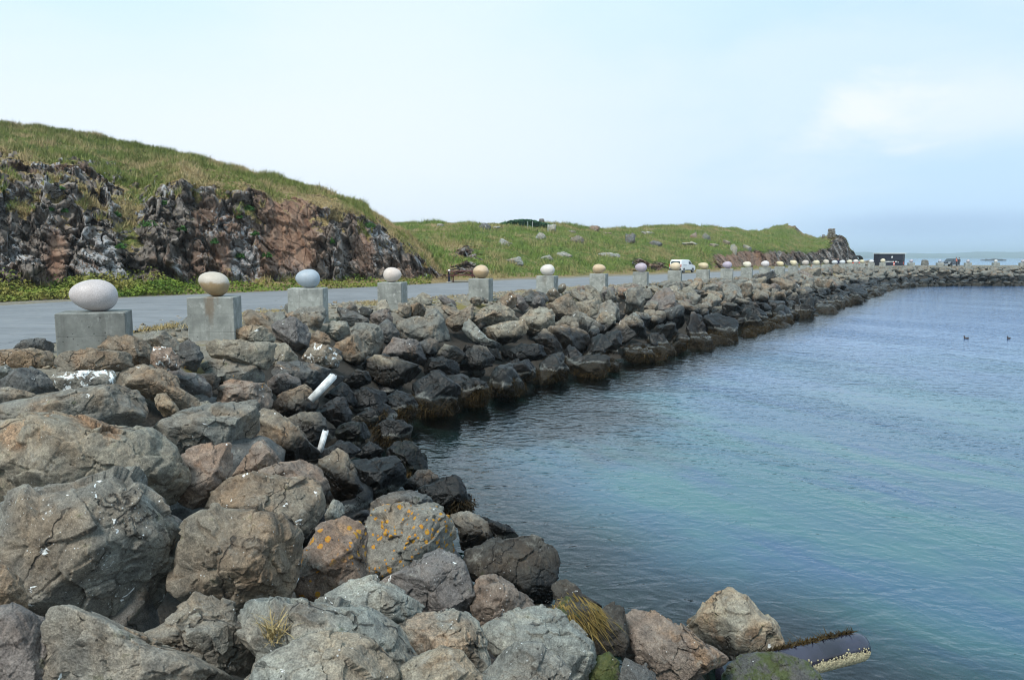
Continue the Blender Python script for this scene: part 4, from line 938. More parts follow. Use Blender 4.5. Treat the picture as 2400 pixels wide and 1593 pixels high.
# ---- scattered boulders of the rest of the embankment
rg = np.random.RandomState(77); cand = []
def in_poly(x, y, poly, grow=0):
    n = len(poly); ins = False
    if x < poly[:, 0].min() or x > poly[:, 0].max() or y < poly[:, 1].min() or y > poly[:, 1].max(): return False
    for i in range(n):
        a = poly[i]; b = poly[(i + 1) % n]
        if (a[1] > y) != (b[1] > y) and x < (b[0] - a[0]) * (y - a[1]) / (b[1] - a[1]) + a[0]: ins = not ins
    return ins
N = 40000
Pc = np.column_stack([rg.uniform(-14, 88, N), rg.uniform(1, 135, N)]); d = sdist(Pc, BAY)
ok = (d > np.where(Pc[:, 1] < 30, .25, -.5)) & (d < np.where(Pc[:, 0] > 52, 9.9, np.where(row_d(Pc) < 1.6, 7.2, 6.6))); Pc = Pc[ok]; d = d[ok]
cell = {}; chosen = []
for (x, y), dd in zip(Pc, d):
    near = min((PED_A[:, 0] - x) ** 2 + (PED_A[:, 1] - y) ** 2)
    if near < .95 ** 2: continue
    if dd > 5.6:
        if rg.rand() > .55: continue
        r = rg.uniform(.14, .38)
        if y > 100: r = rg.uniform(.35, .65)
    else: r = rg.choice([.38, .54, .70, .88], p=[.25, .33, .28, .14]) * rg.uniform(.88, 1.12)
    if 4.6 < dd <= 5.6 and y < 60: r = min(r, .45)
    k = (int(x // 1.2), int(y // 1.2)); bad = False
    for a in (-1, 0, 1):
        for b in (-1, 0, 1):
            for (X2, Y2, r2) in cell.get((k[0] + a, k[1] + b), ()):
                if (X2 - x) ** 2 + (Y2 - y) ** 2 < ((r + r2) * .77) ** 2: bad = True; break
            if bad: break
        if bad: break
    if bad: continue
    cell.setdefault(k, []).append((x, y, r)); chosen.append((x, y, r, dd))
ch = np.array(chosen); z = surf_rock(ch[:, :2]); sx, sy, sw = project(np.column_stack([ch[:, 0], ch[:, 1], z]))
rows = []; rubble = []
for j in range(len(ch)):
    x, y, r, dd = ch[j]
    if sw[j] < .5 or not (-150 < sx[j] < 2480) or sy[j] > 1750: continue
    px_r = r / sw[j] * F
    inside = any(in_poly(sx[j], sy[j], q) for q in TPOLY)
    zone = (sx[j] < 1010 and sy[j] > 800) or (sx[j] < 2250 and sy[j] > 1150)
    if inside or zone: rubble.append((x, y, r * .7, dd, z[j] - .5 if dd > .7 else min(z[j] - .5, -.12 - .8 * r))); continue
    rows.append((px_r, x, y, r, dd, z[j], sx[j], sy[j]))
rows.sort(key=lambda q: -q[0])
NIND = 300 - len(TR) - 1
ind, rest = rows[:NIND], rows[NIND:]

ORD = ['first', 'second', 'third', 'fourth', 'fifth', 'sixth', 'seventh', 'eighth', 'ninth', 'tenth', 'eleventh', 'twelfth', 'thirteenth', 'fourteenth', 'fifteenth', 'sixteenth', 'seventeenth', 'eighteenth', 'nineteenth', 'twentieth',
       'twenty-first', 'twenty-second', 'twenty-third', 'twenty-fourth', 'twenty-fifth', 'twenty-sixth', 'twenty-seventh', 'twenty-eighth', 'twenty-ninth', 'thirtieth']
buck = {}; items = []
for n, (pr, x, y, r, dd, zz, u, w) in enumerate(ind):
    pi = int(np.argmin(np.abs(np.array(PX) - u)))
    tier = 'wet waterline row' if dd < 1.4 else ('middle rows' if dd < 4.1 else ('top rows' if dd < 5.6 else 'rubble at road level'))
    items.append((pi, tier)); buck.setdefault((pi, tier), []).append((u, n))
rank = {}
for k, v in buck.items():
    v.sort()
    for a, (u, n) in enumerate(v): rank[n] = (a, len(v))
names = dict(brown='brown', grey='grey', tan='tan', red='reddish', slate='slate grey', dark='black', pale='pale', purple='mauve')
for n, (pr, x, y, r, dd, zz, u, w) in enumerate(ind):
    q = np.random.RandomState(4000 + n)
    li = q.randint(0, 22); _, _, me = lib_rock(li, 5 if pr > 20 else 4)
    o = link('boulder', me); o.location = (x, y, zz + q.uniform(-.08, .1) * r)
    o.rotation_euler = (q.uniform(-.8, .8), q.uniform(-.8, .8), q.uniform(0, 6.28))
    s = r * 1.22; o.scale = (s * q.uniform(.95, 1.25), s * q.uniform(.9, 1.1), s * q.uniform(.9, 1.15))
    tint = q.choice(['brown', 'grey', 'tan', 'pale', 'purple', 'slate', 'red'], p=[.30, .28, .16, .08, .04, .10, .04])
    set_rock(o, tint, {'guano': q.choice([0, 0, 0, .22])}, q)
    a, m = rank[n]; pi, tier = items[n]
    seen = 'wet black' if dd < 1.4 else ('small ' if dd > 5.6 else '') + names[tint]
    where = f'{tier} below the {ORD[pi]} pedestal' if dd < 5.6 else f'rubble at road level by the {ORD[pi]} pedestal'
    if m == 1: lab = f'{seen} boulder alone in the {where}'
    elif a == 0: lab = f'{seen} boulder, leftmost in the {where}'
    elif a == m - 1: lab = f'{seen} boulder, rightmost in the {where}'
    else: lab = f'{seen} boulder, {ORD[a]} from left in the {where}'
    tag(o, lab, 'boulder', 'boulders of the harbour embankment')
    if dd < 2 and pr > 8:
        bpy.context.view_layer.update() if n % 60 == 0 else None
        mw = Matrix.Translation(o.location) @ o.rotation_euler.to_matrix().to_4x4() @ Matrix.Diagonal((*o.scale, 1))
        P = lib_rock(li, 4)[0]; m4 = np.array(mw); W = P @ m4[:3, :3].T + m4[:3, 3]
        nn = W - m4[:3, 3]; nn /= np.linalg.norm(nn, axis=1)[:, None]
        WR_P.append(W); WR_N.append((nn, 1., 4))

def joined(name, lst, sub, tint, seed):
    q = np.random.RandomState(seed); co, fc, b = [], [], 0
    for (x, y, r, zz) in lst:
        P, f, _ = lib_rock(q.randint(0, 22), sub)
        e = Matrix.Rotation(q.uniform(0, 6.28), 3, 'Z') @ Matrix.Rotation(q.uniform(-.5, .5), 3, 'X')
        W = (P * (r * 1.2)) @ np.array(e).T + [x, y, zz]
        co.append(W); fc.append(f + b); b += len(P)
    me = tri_mesh(name, np.concatenate(co), np.concatenate(fc)); o = link(name, me, M['rock']); o.color = (*TINTS[tint], 1)
    for k, vv in (('rust', .5), ('specks', .15), ('guano', 0.), ('lichen', 0.), ('moss', 0.)): o[k] = vv
    return o
tints = ['brown', 'grey', 'tan', 'pale', 'purple']
tag(joined('riprap', [(x, y, r, zz) for (pr, x, y, r, dd, zz, u, w) in rest], 3, 'grey', 5), 'far run of heaped grey and brown boulders lining the quay in the distance', 'boulders', kind='stuff')
rub = [(x, y, r, zz) for (x, y, r, dd, zz) in rubble]
q = np.random.RandomState(31)
bp = np.array([at_z(q.uniform(300, 2300), q.uniform(760, 1590), 0)[:2] for _ in range(1500)]); bd = sdist(bp, BAY); bp = bp[(bd > -3.4) & (bd < -.3)]   # stones on the shallow bed
for p, zz in zip(bp, surf_ground(bp)): rr = q.uniform(.15, .42); rub.append((p[0], p[1], rr, min(float(zz), -.1 - 1.05 * rr)))
tag(joined('rubble', rub, 4, 'slate', 6), 'small broken rubble filling the joints and the shallow bed', 'rubble', kind='stuff')
# chips and pebbles on the shoulder
peb = []
for _ in range(5200):
    i = q.randint(0, 24) + q.rand(); a = int(i); c = PED_A[a] * (1 - (i - a)) + PED_A[min(a + 1, 29)] * (i - a)
    peb.append(c + q.normal(size=2) * [1.1, 1.2])
for a, b in zip(L0[3:13], L0[4:14]): peb += [(a + (b - a) * q.rand())[:2] + q.normal(size=2) * [.35, .35] for _ in range(130)]
peb = np.array(peb); peb = peb[sdist(peb, BAY) > 5.2]; peb = [(p[0], p[1], q.uniform(.02, .10), float(zz) + .01) for p, zz in zip(peb, surf_ground(peb))]
tag(joined('stone_chips', peb, 2, 'tan', 8), 'loose stone chips strewn on the shoulder round the pedestals', 'gravel', kind='stuff')

# boulders lying on the meadow
Z2 = lambda x, y, w, h: (700 + x / 2.954, 450 + y / 2.954, w / 2.954, h / 2.954)
Z3 = lambda x, y, w, h: (1400 + x / 3.938, 480 + y / 3.938, w / 3.938, h / 3.938)
MB = [(Z2(985,236,50,22), 'flat pale stone breaking the skyline at the left of the meadow'), (Z2(1280,255,92,45), 'grey boulder below the left end of the dark thicket'), (Z2(1380,250,60,25), 'low stone under the thicket'),
      (Z2(1437,372,108,62), 'broad light grey boulder on the meadow above the sixth egg'), (Z2(1672,324,78,82), 'upright rounded boulder standing on the meadow under the two white posts'), (Z2(1745,272,64,42), 'tilted grey slab right of the white posts'),
      (Z2(1888,282,50,30), 'small stone near the skyline, above the brown wedge shaped boulder'), (Z2(1918,344,92,50), 'brown wedge shaped boulder halfway up the meadow'), (Z2(1835,440,92,40), 'low rounded stone in the grass above and between sixth and seventh eggs'),
      (Z2(1713,463,88,36), 'flat white flecked stone low on the meadow above the sixth egg'), (Z2(1480,487,135,52), 'long slanting grey boulder at the lower left of the meadow'), (Z2(2050,266,72,36), 'reddish crag on the skyline, left of a smaller stone'),
      (Z2(2130,291,60,22), 'small flat stone right of the reddish crag'), (Z2(2130,445,95,42), 'pale double boulder, left half'), (Z2(2190,448,60,34), 'pale double boulder, right half'), (Z3(295,357,92,80), 'dark upright boulder above the eighth egg'),
      (Z3(455,270,104,46), 'sloping pale slab just under the skyline above the van'), (Z3(522,368,138,68), 'jagged dark boulder above the van, left of it'), (Z3(862,362,128,36), 'long flat grey stone up the slope from the van roof'),
      (Z3(885,302,68,62), 'reddish pointed boulder directly above the long flat stone'), (Z3(1005,312,66,52), 'squarish grey boulder near the skyline right of the pointed one'), (Z3(1185,353,88,45), 'pale block at the left start of the brown scree'),
      (Z3(1075,382,76,42), 'low brown stone between the squarish one and the scree'), (Z3(1255,430,58,88), 'tall pale slab leaning left beside the scree'), (Z3(1375,406,92,60), 'rounded grey boulder pair on top of the scree')]
for i, ((x, y, w, h), lab) in enumerate(MB):
    r = hit_hill(x, y)
    if r is None: continue
    D = r[3]; q = np.random.RandomState(300 + i); li = q.randint(0, 22); _, _, me = lib_rock(li, 4)
    o = link('meadow_boulder', me, loc=r[0] + Vector((0, -.05, .08 * h / F * D)))
    o.scale = (w / F * D * .62, w / F * D * .6, h / F * D * 1.35); o.rotation_euler = (0, 0, q.uniform(-.5, .5))
    set_rock(o, 'red' if 'red' in lab else ('slate' if 'dark' in lab else ('brown' if 'brown' in lab else 'pale')), {'specks': .8, 'guano': .25, 'rust': .3}, q)
    o.color = tuple(min(.42, x * 1.2) for x in o.color[:3]) + (1,); tag(o, lab, 'boulder', 'boulders lying on the green hill')

# ------------------------------------------------------------------ seaweed
rg = np.random.RandomState(9); wp, wn = [], []
for W, (nn, wt, sub) in zip(WR_P, WR_N):
    zj = W[:, 2] + .4 * perlin(W * 2.5)
    m = (zj < .42) & (W[:, 2] > -.12) & (rg.rand(len(W)) < wt * {7: .10, 6: .4, 5: 1., 4: 1.}[sub])
    rep = {7: 2, 6: 4, 5: 8, 4: 10}[sub]
    for _ in range(rep):
        k = np.where(m & (rg.rand(len(W)) < .8))[0]
        wp.append(W[k] + rg.normal(size=(len(k), 3)) * .03); wn.append(nn[k])
wp = np.concatenate(wp); wn = np.concatenate(wn)
dist = np.linalg.norm(wp[:, :2], axis=1)
drp = wn * .5 + np.array([0, 0, -.55])
tag(blades('seaweed', wp, .03 + .06 * rg.rand(len(wp)) ** 1.5, .010, M['wrack'], .8, 12, drp), 'brown wrack hanging from the stones along the waterline', 'seaweed', kind='stuff')
if GOLD_P:
    g = np.concatenate(GOLD_P); g = g[rg.choice(len(g), 450)] + rg.normal(size=(450, 3)) * .015
    tag(blades('golden_seaweed', g + [0, -.02, .01], .10 + .16 * rg.rand(len(g)), .0045, M['golden'], .18, 13, np.tile([.45, -.5, -.55], (len(g), 1))), 'golden yellow strands of wrack draped over a stone near the bottom edge', 'seaweed', kind='stuff')
# dry tuft between the bottom boulders
hp, t = hit_rock(648, 1478, .35); 
def tuft(c, n, ln, mat, name, lab, seed):
    r = np.random.RandomState(seed); d = r.normal(size=(n, 3)); d[:, 2] = np.abs(d[:, 2]) + .25; d /= np.linalg.norm(d, axis=1)[:, None]
    o = blades(name, np.zeros((n, 3)) + r.normal(size=(n, 3)) * .025, ln * (.5 + r.rand(n)), .0028, mat, .25, seed, d); o.location = c
    tag(o, lab, 'grass tuft')
def surf_hit(pxx, pyy):
    dg = bpy.context.evaluated_depsgraph_get(); dr = Vector(ray(pxx, pyy)).normalized()
    r = SC.ray_cast(dg, Vector((0, 0, H)), dr)
    return r[1] if r[0] else None
bpy.context.view_layer.update()
c = surf_hit(648, 1480)
if c: tuft(c + Vector((0, -.03, .0)), 130, .08, M['drygrass'], 'dry_grass_tuft', 'dry straw coloured grass tuft wedged between pale boulders at bottom centre', 3)

# ------------------------------------------------------------------ pedestals and eggs
def ped_mesh(w, dpt, h, seed):
    """cast block with a bevelled rim and shutter-board seams"""
    bm = bmesh.new(); q = random.Random(seed)
    lv = [0, .30 * h - .006, .30 * h, .30 * h + .006, .66 * h - .004, .66 * h, .66 * h + .004, h - .015, h]
    ins = [0, 0, .010, 0, 0, .005, 0, 0, .013]
    rings = []
    for z, i in zip(lv, ins):
        a, b, c = w / 2 - i, dpt / 2 - i, .012
        pts = [(-a + c, -b), (a - c, -b), (a, -b + c), (a, b - c), (a - c, b), (-a + c, b), (-a, b - c), (-a, -b + c)]
        rings.append([bm.verts.new((x, y, z)) for x, y in pts])
    for r0, r1 in zip(rings[:-1], rings[1:]):
        for k in range(8): bm.faces.new((r0[k], r0[(k + 1) % 8], r1[(k + 1) % 8], r1[k]))
    bm.faces.new(rings[-1]); bm.faces.new(rings[0][::-1])
    return bm
# name, width px, height px, pointed-end angle (deg, 180 = left), asymmetry, tilt, colour, stain, look
EG = [(116, 75, 1, .11, 6, (.51, .46, .45), 0, 'largest egg, pinkish grey and lying flat with its narrow end left'),
      (73, 60, 1, .16, 24, (.52, .46, .39), 1.15, 'cream egg with ochre stained lower half, tilted left'),
      (58, 44, 1, .12, 4, (.36, .41, .46), 0, 'blue grey banded egg'),
      (43, 35, -1, .10, 4, (.62, .53, .47), 0, 'smooth pale pinkish egg'),
      (37, 32, 1, .04, 0, (.56, .42, .28), .8, 'nearly round egg, cream above and tan below'),
      (34, 27, 1, .10, 0, (.62, .57, .52), 0, 'off white egg with grey underside'),
      (31, 22.5, -1, .12, 5, (.56, .42, .27), .45, 'sandy tan egg'),
      (28.5, 21.5, 1, .10, 3, (.44, .37, .42), 0, 'lilac grey egg'),
      (26, 19.5, 1, .15, 4, (.62, .50, .35), 0, 'plump beige egg in front of the van'),
      (24, 17, 1, .28, 14, (.56, .46, .29), .3, 'yellowish egg just right of the van'),
      (22.5, 17, 1, .12, 4, (.42, .36, .43), 0, 'lilac round egg'),
      (20, 15, 1, .30, 14, (.66, .60, .47), 0, 'ivory egg pointing down left'),
      (20, 15, 1, .15, 6, (.60, .55, .54), 0, 'whitish pink egg'),
      (18, 12.5, 1, .30, 18, (.60, .50, .31), 0, 'straw coloured slanting egg'),
      (18, 13.5, 1, .30, 24, (.60, .52, .35), 0, 'cream egg tipped down left'),
      (17, 12.7, 1, .10, 5, (.48, .42, .37), 0, 'beige grey plump egg'),
      (16, 11.5, 1, .15, 8, (.60, .53, .38), 0, 'plain cream egg'),
      (14.5, 12, 1, .30, 26, (.50, .44, .36), 0, 'steeply tipped beige egg'),
      (14.5, 9.7, 1, .05, 0, (.54, .55, .56), 0, 'low bluish white egg'), (14, 9.2, 1, .12, 2, (.56, .57, .58), 0, 'long white egg'),
      (13.5, 9.3, 1, .14, 4, (.60, .55, .42), 0, 'low cream egg'), (13, 9.4, -1, .1, 4, (.62, .57, .54), 0, 'white egg with a pink tinge'),
      (12, 8, 1, .2, 10, (.58, .52, .35), 0, 'small yellow cream egg'), (12, 7.6, -1, .1, 4, (.62, .60, .58), 0, 'flat white egg standing apart'),
      (12, 9.6, 1, .05, 0, (.64, .57, .42), 0, 'round cream egg in front of the black kiosk'), (9.6, 8, 1, .05, 0, (.40, .37, .42), 0, 'greyish lilac egg right of the kiosk'),
      (9.2, 7.6, 1, .05, 0, (.36, .40, .47), 0, 'blue grey egg left of the dark car'), (9.2, 7.2, 1, .12, 2, (.42, .40, .42), 0, 'grey egg right of the two people'),
      (9, 7, -1, .1, 4, (.58, .58, .57), 0, 'white egg in front of the skerry'), (10, 7, 1, .1, 4, (.40, .38, .40), 0, 'grey egg cut by the right edge of the photo')]
for i in range(30):
    X, Y = PED[i]; hd = R(heading(i))
    w = 1.02 if i == 0 else (1.0 if i < 3 else (.86 if i < 9 else .9)); dpt = .92 if i else .8
    base = surf_ground(np.array([[X, Y]]))[0] - .12; base = min(base, 2.2); h = PTOP - base
    o = from_bm('concrete_pedestal', ped_mesh(w, dpt, h, i), M['concrete'], loc=(X, Y, base)); o.rotation_euler[2] = -hd
    q = random.Random(i); g = q.uniform(.85, 1.05) * (.62 if i == 0 else 1); o.color = (g, g, g * .99, 1); o['stain'] = 1.0 if i == 1 else (.3 if i == 5 else 0.)
    place = ('darkest and widest, cut low by brown boulders' if i == 0 else 'with a rust streak down its front' if i == 1 else 'carrying the blue grey banded egg' if i == 2 else
             'in front of the dark kiosk' if i == 24 else 'just right of the kiosk' if i == 25 else 'left of the dark car' if i == 26 else 'right of the two people' if i == 27 else 'near the right edge, before the skerry' if i == 28 else 'cut by the right edge' if i == 29 else 'in the curving row')
    tag(o, f'{ORD[i]} grey concrete pedestal from the left, {place}', 'pedestal', 'concrete pedestals along the quay road')
    wpx, hpx, sgn, asym, tilt, colr, stain, look = EG[i]
    ax = Y * CP + (H - PTOP) * SP; a = wpx / F * ax / 2 * math.cos(math.atan2(X, Y)); b = hpx / F * ax / 2
    tl = R(tilt)
    # semi axes before the tilt so that the projected extents match
    if tilt > 12: a, b = a * 1.03, b * .93
    v, f = ico(6 if i < 4 else 5 if i < 12 else 4)
    x = v[:, 0]; k = 1 + asym * x * sgn
    P = np.stack([x * a * (1 - .04 * x * sgn), v[:, 1] * b * k, v[:, 2] * b * k], 1)
    ct, st = math.cos(tl * -sgn * -1), math.sin(tl * -sgn * -1)
    Rm = np.array([[ct, 0, st], [0, 1, 0], [-st, 0, ct]]).T if sgn > 0 else np.array([[ct, 0, st], [0, 1, 0], [-st, 0, ct]])
    if sgn > 0: Rm = np.array([[math.cos(tl), 0, -math.sin(tl)], [0, 1, 0], [math.sin(tl), 0, math.cos(tl)]])
    else: Rm = np.array([[math.cos(tl), 0, math.sin(tl)], [0, 1, 0], [-math.sin(tl), 0, math.cos(tl)]])
    P = P @ Rm; P[:, 2] -= P[:, 2].min() + .008
    P[:, 0] -= (P[:, 0].max() + P[:, 0].min()) / 2
    # origin at the egg's middle so that stains follow its own height
    zc = (P[:, 2].max()) / 2; P[:, 2] -= zc
    vd = -R(math.degrees(math.atan2(X, Y)))
    o = link('stone_egg', tri_mesh('stone_egg', P, f), M['egg'], loc=(X, Y, PTOP + zc)); o.rotation_euler[2] = vd
    o.color = (*colr, 1); o['stain'] = float(stain)
    tag(o, f'{look}, {ORD[i]} from the left' if i < 24 else look, 'stone egg', 'stone eggs on the row of pedestals')
# ------------------------------------------------------------------ small things
P_ = dict(white=plain('white_paint', (.8, .8, .8), .3, var=.04), wplastic=plain('white_pvc', (.66, .67, .66), .55, var=.3, scale=9, bump=.4), black=plain('black_paint', (.012, .014, .03), .4), glass=plain('dark_glass', (.02, .03, .035), .08, spec=.8),
          tyre=plain('tyre_rubber', (.015, .015, .015), .8), rim=plain('alloy', (.4, .4, .42), .35, .8), red=plain('tail_lamp', (.5, .01, .01), .3), oxblood=plain('stained_boards', (.13, .035, .03), .7, var=.3, scale=9),
          navy=plain('car_paint', (.012, .018, .03), .2, spec=.7), grey=plain('grey_trim', (.06, .06, .065), .6), silver=plain('headlamp', (.6, .62, .65), .15, .3), pipe=plain('pipe_plastic', (.02, .02, .034), .16, var=.6, scale=2, spec=.8),
          mussel=plain('barnacle_crust', (.35, .31, .2), .9, var=.45, scale=40, bump=.6), orange=plain('hazard_red', (.75, .08, .03), .5), pole=plain('galvanised_pole', (.55, .56, .56), .5, .3), skin=plain('skin', (.45, .25, .18), .6),
          jacket=plain('orange_jacket', (.62, .16, .08), .8), dark=plain('dark_clothes', (.015, .016, .022), .9), hair=plain('dark_hair', (.03, .02, .015), .7), cairn=plain('cairn_stone', (.2, .17, .13), .9, var=.45, scale=3, bump=.8),
          slab=plain('standing_stone_rock', (.15, .145, .13), .9, var=.3, scale=2, bump=.8), ducka=plain('duck_feathers', (.05, .035, .03), .7, var=.3), soil=plain('wet_mud', (.05, .04, .03), .9))

def profile_body(name, outline, width, mat, parent, taper=None, cuts=()):
    """extrude a side outline (y forward, z up) across the width with tumblehome"""
    bm = bmesh.new(); n = len(outline); rings = []
    for t in (-1, -.93, .93, 1):
        ring = []
        for (y, z) in outline:
            k = (1 if taper is None else taper(z)) * width / 2
            s = .96 if abs(t) == 1 else 1
            cy = sum(q[0] for q in outline) / n
            ring.append(bm.verts.new((k * t, (y - cy) * (s if abs(t) == 1 else 1) + cy, z - (.03 if abs(t) == 1 and z > 1 else 0))))
        rings.append(ring)
    for a, b in zip(rings[:-1], rings[1:]):
        for k in range(n): bm.faces.new((a[k], a[(k + 1) % n], b[(k + 1) % n], b[k]))
    bm.faces.new(rings[0]); bm.faces.new(rings[-1][::-1])
    return from_bm(name, bm, mat, parent, smooth=False)
def wheel(parent, x, y, r):
    bm = bmesh.new(); bm_cyl(bm, (x - .1, y, r), (x + .1, y, r), r, seg=24); w = from_bm('wheel', bm, P_['tyre'], parent)
    bm = bmesh.new(); sx = .105 if x > 0 else -.105
    bm_cyl(bm, (x + sx * .9, y, r), (x + sx * 1.1, y, r), r * .62, seg=16); from_bm('rim', bm, P_['rim'], w)
def panel(name, pts, mat, parent, thick=.02):
    bm = bmesh.new(); vs = [bm.verts.new(p) for p in pts]; f = bm.faces.new(vs); f.normal_update(); nrm = f.normal.copy()
    r = bmesh.ops.extrude_face_region(bm, geom=[f])
    for v in [e for e in r['geom'] if isinstance(e, bmesh.types.BMVert)]: v.co += nrm * thick
    return from_bm(name, bm, mat, parent)

# ---- white van (rear three-quarter, driving away to the right)
def van():
    bl = at_z(1602, 639.5, ROAD_Z)
    t = empty('white_van', (bl[0], bl[1] + .6, ROAD_Z + .03), 0, 'small white panel van seen from behind on the road by the ninth pedestal', 'van')
    W = 1.75; tp = lambda z: 1 - max(0, z - .95) * .16
    body = [(-2.1, .42), (-2.16, .8), (-2.1, 1.15), (-2.0, 1.72), (-1.85, 1.80), (-.6, 1.84), (.35, 1.8), (.62, 1.72), (1.25, 1.12), (1.95, .98), (2.12, .82), (2.16, .45), (1.9, .32), (1.75, .32), (1.68, .55), (1.5, .68), (1.28, .68), (1.1, .55), (1.03, .32),
            (-.98, .32), (-1.05, .55), (-1.23, .68), (-1.45, .68), (-1.63, .55), (-1.7, .32), (-1.9, .32)]
    profile_body('body', body, W, P_['white'], t, tp)
    for sx in (-1, 1):
        for y in (-1.34, 1.39): wheel(t, sx * .76, y, .31)
        k = sx * W / 2
        panel('side_window', [(k * .955, .12, 1.18), (k * .955, .98, 1.16), (k * .93, .58, 1.55), (k * .93, .12, 1.6)][::sx], P_['glass'], t, .012)
        bm = bmesh.new(); bm_box(bm, (k * 1.0, 0, .36), (.05, 1.9, .1), bevel=.01); from_bm('sill_trim', bm, P_['grey'], t)
        bm = bmesh.new(); bm_box(bm, (k * 1.0, -1.05, 1.08), (.02, 1.1, .03)); from_bm('door_rail', bm, P_['grey'], t)
        bm = bmesh.new(); bm_box(bm, (k * 1.1, .95, 1.2), (.16, .1, .17), bevel=.03); from_bm('mirror', bm, P_['grey'], t)
        bm = bmesh.new(); bm_box(bm, (sx * .80, -2.13, 1.0), (.1, .07, .42), bevel=.015); from_bm('tail_light', bm, P_['red'], t)
        bm = bmesh.new(); bm_box(bm, (k * 1.0, .02, 1.0), (.03, .14, .03)); from_bm('handle', bm, P_['grey'], t)
        bm = bmesh.new(); bm_box(bm, (sx * .66, 2.08, .83), (.3, .12, .16), bevel=.03); from_bm('headlight', bm, P_['silver'], t)
    panel('rear_window', [(-.66, -2.125, 1.2), (.66, -2.125, 1.2), (.6, -2.045, 1.6), (-.6, -2.045, 1.6)], P_['glass'], t, .012)
    panel('windscreen', [(.72, 1.24, 1.15), (-.72, 1.24, 1.15), (-.64, .68, 1.66), (.64, .68, 1.66)], P_['glass'], t, .015)
    bm = bmesh.new(); bm_box(bm, (0, -2.16, .5), (1.66, .14, .26), bevel=.03); from_bm('rear_bumper', bm, P_['grey'], t)
    bm = bmesh.new(); bm_box(bm, (0, -2.18, .93), (.5, .02, .11)); from_bm('number_plate', bm, P_['white'], t)
    t.rotation_euler[2] = R(-38); t.scale = (.86, .86, .8)
van()

# ---- dark car by the kiosk
def car():
    c = at_z(2227, 621.5, ROAD_Z)
    t = empty('dark_car', (c[0], 150, ROAD_Z), 0, 'dark blue hatchback parked nose left on the far quay', 'car')
    cx = X_of(2227, 150, ROAD_Z); t.location[0] = cx
    body = [(-1.95, .35), (-2.0, .75), (-1.9, 1.05), (-1.6, 1.45), (-.9, 1.5), (.1, 1.47), (.85, 1.02), (1.7, .88), (1.98, .7), (2.0, .35), (1.6, .3), (1.5, .55), (1.2, .62), (.95, .5), (.9, .28), (-.95, .28), (-1.0, .5), (-1.25, .62), (-1.5, .55), (-1.6, .3)]
    profile_body('body', body, 1.72, P_['navy'], t, lambda z: 1 - max(0, z - .9) * .3)
    for sx in (-1, 1):
        for y in (-1.28, 1.24): wheel(t, sx * .76, y, .32)
        panel('side_window', [(sx * .82, -1.4, .98), (sx * .82, .6, .98), (sx * .71, .1, 1.38), (sx * .71, -1.3, 1.38)], P_['glass'], t, .012)
        bm = bmesh.new(); bm_box(bm, (sx * .62, 1.9, .72), (.4, .2, .2), bevel=.04); from_bm('headlight', bm, P_['silver'], t)
    panel('windscreen', [(.7, .86, 1.02), (-.7, .86, 1.02), (-.6, .14, 1.44), (.6, .14, 1.44)], P_['glass'], t, .015)
    bm = bmesh.new(); bm_box(bm, (0, 1.98, .5), (1.5, .08, .1), bevel=.01); from_bm('grille', bm, P_['silver'], t)
    t.rotation_euler[2] = R(128)
car()

# ---- black kiosk
def kiosk():
    Y = 148.; x0, x1 = X_of(2060, Y, 3), X_of(2122, Y, 3); w = x1 - x0; h = 2.35
    t = empty('black_kiosk', ((x0 + x1) / 2, Y + 1.3, ROAD_Z), 0, 'black food kiosk with a white rimmed flat roof on the far quay', 'kiosk')
    bm = bmesh.new(); bm_box(bm, (0, 0, h / 2 + .08), (w - .2, 2.4, h - .1), bevel=.04)
    from_bm('body', bm, P_['black'], t)
    bm = bmesh.new(); bm_box(bm, (0, -.1, h + .12), (w + .1, 2.8, .12), bevel=.02); from_bm('roof', bm, P_['white'], t)
    bm = bmesh.new(); bm_box(bm, (0, -1.28, 1.18), (w - .5, .16, .08), bevel=.01); from_bm('counter', bm, P_['navy'], t)
    bm = bmesh.new(); bm_box(bm, (w * .42, -1.225, 1.15), (.12, .03, 2.1)); from_bm('corner_post', bm, P_['grey'], t)
    bm = bmesh.new()
    for k, cx in enumerate((-1.35, -1.12, -.89, -.66, -.43, -.20, .03, .26, .68, .91)): bm_box(bm, (cx, -1.218, .9), (.15, .02, .24)); 
    from_bm('lettering', bm, P_['white'], t)
    bm = bmesh.new(); v = [(0, .26), (.10, .16), (.15, 0), (.12, -.12), (0, -.17), (-.13, -.1), (-.12, .04), (-.05, .14)]
    f = bm.faces.new([bm.verts.new((-.05 + a, -1.222, 1.75 + b)) for a, b in v]); from_bm('emblem', bm, P_['white'], t)
    bm = bmesh.new(); bm_box(bm, (1.2, -1.218, .78), (.16, .02, .14)); from_bm('notice', bm, P_['white'], t)
    bm = bmesh.new(); bm_box(bm, (2.2, -1.218, .6), (.12, .02, .5)); from_bm('marker_board', bm, P_['orange'], t)
kiosk()

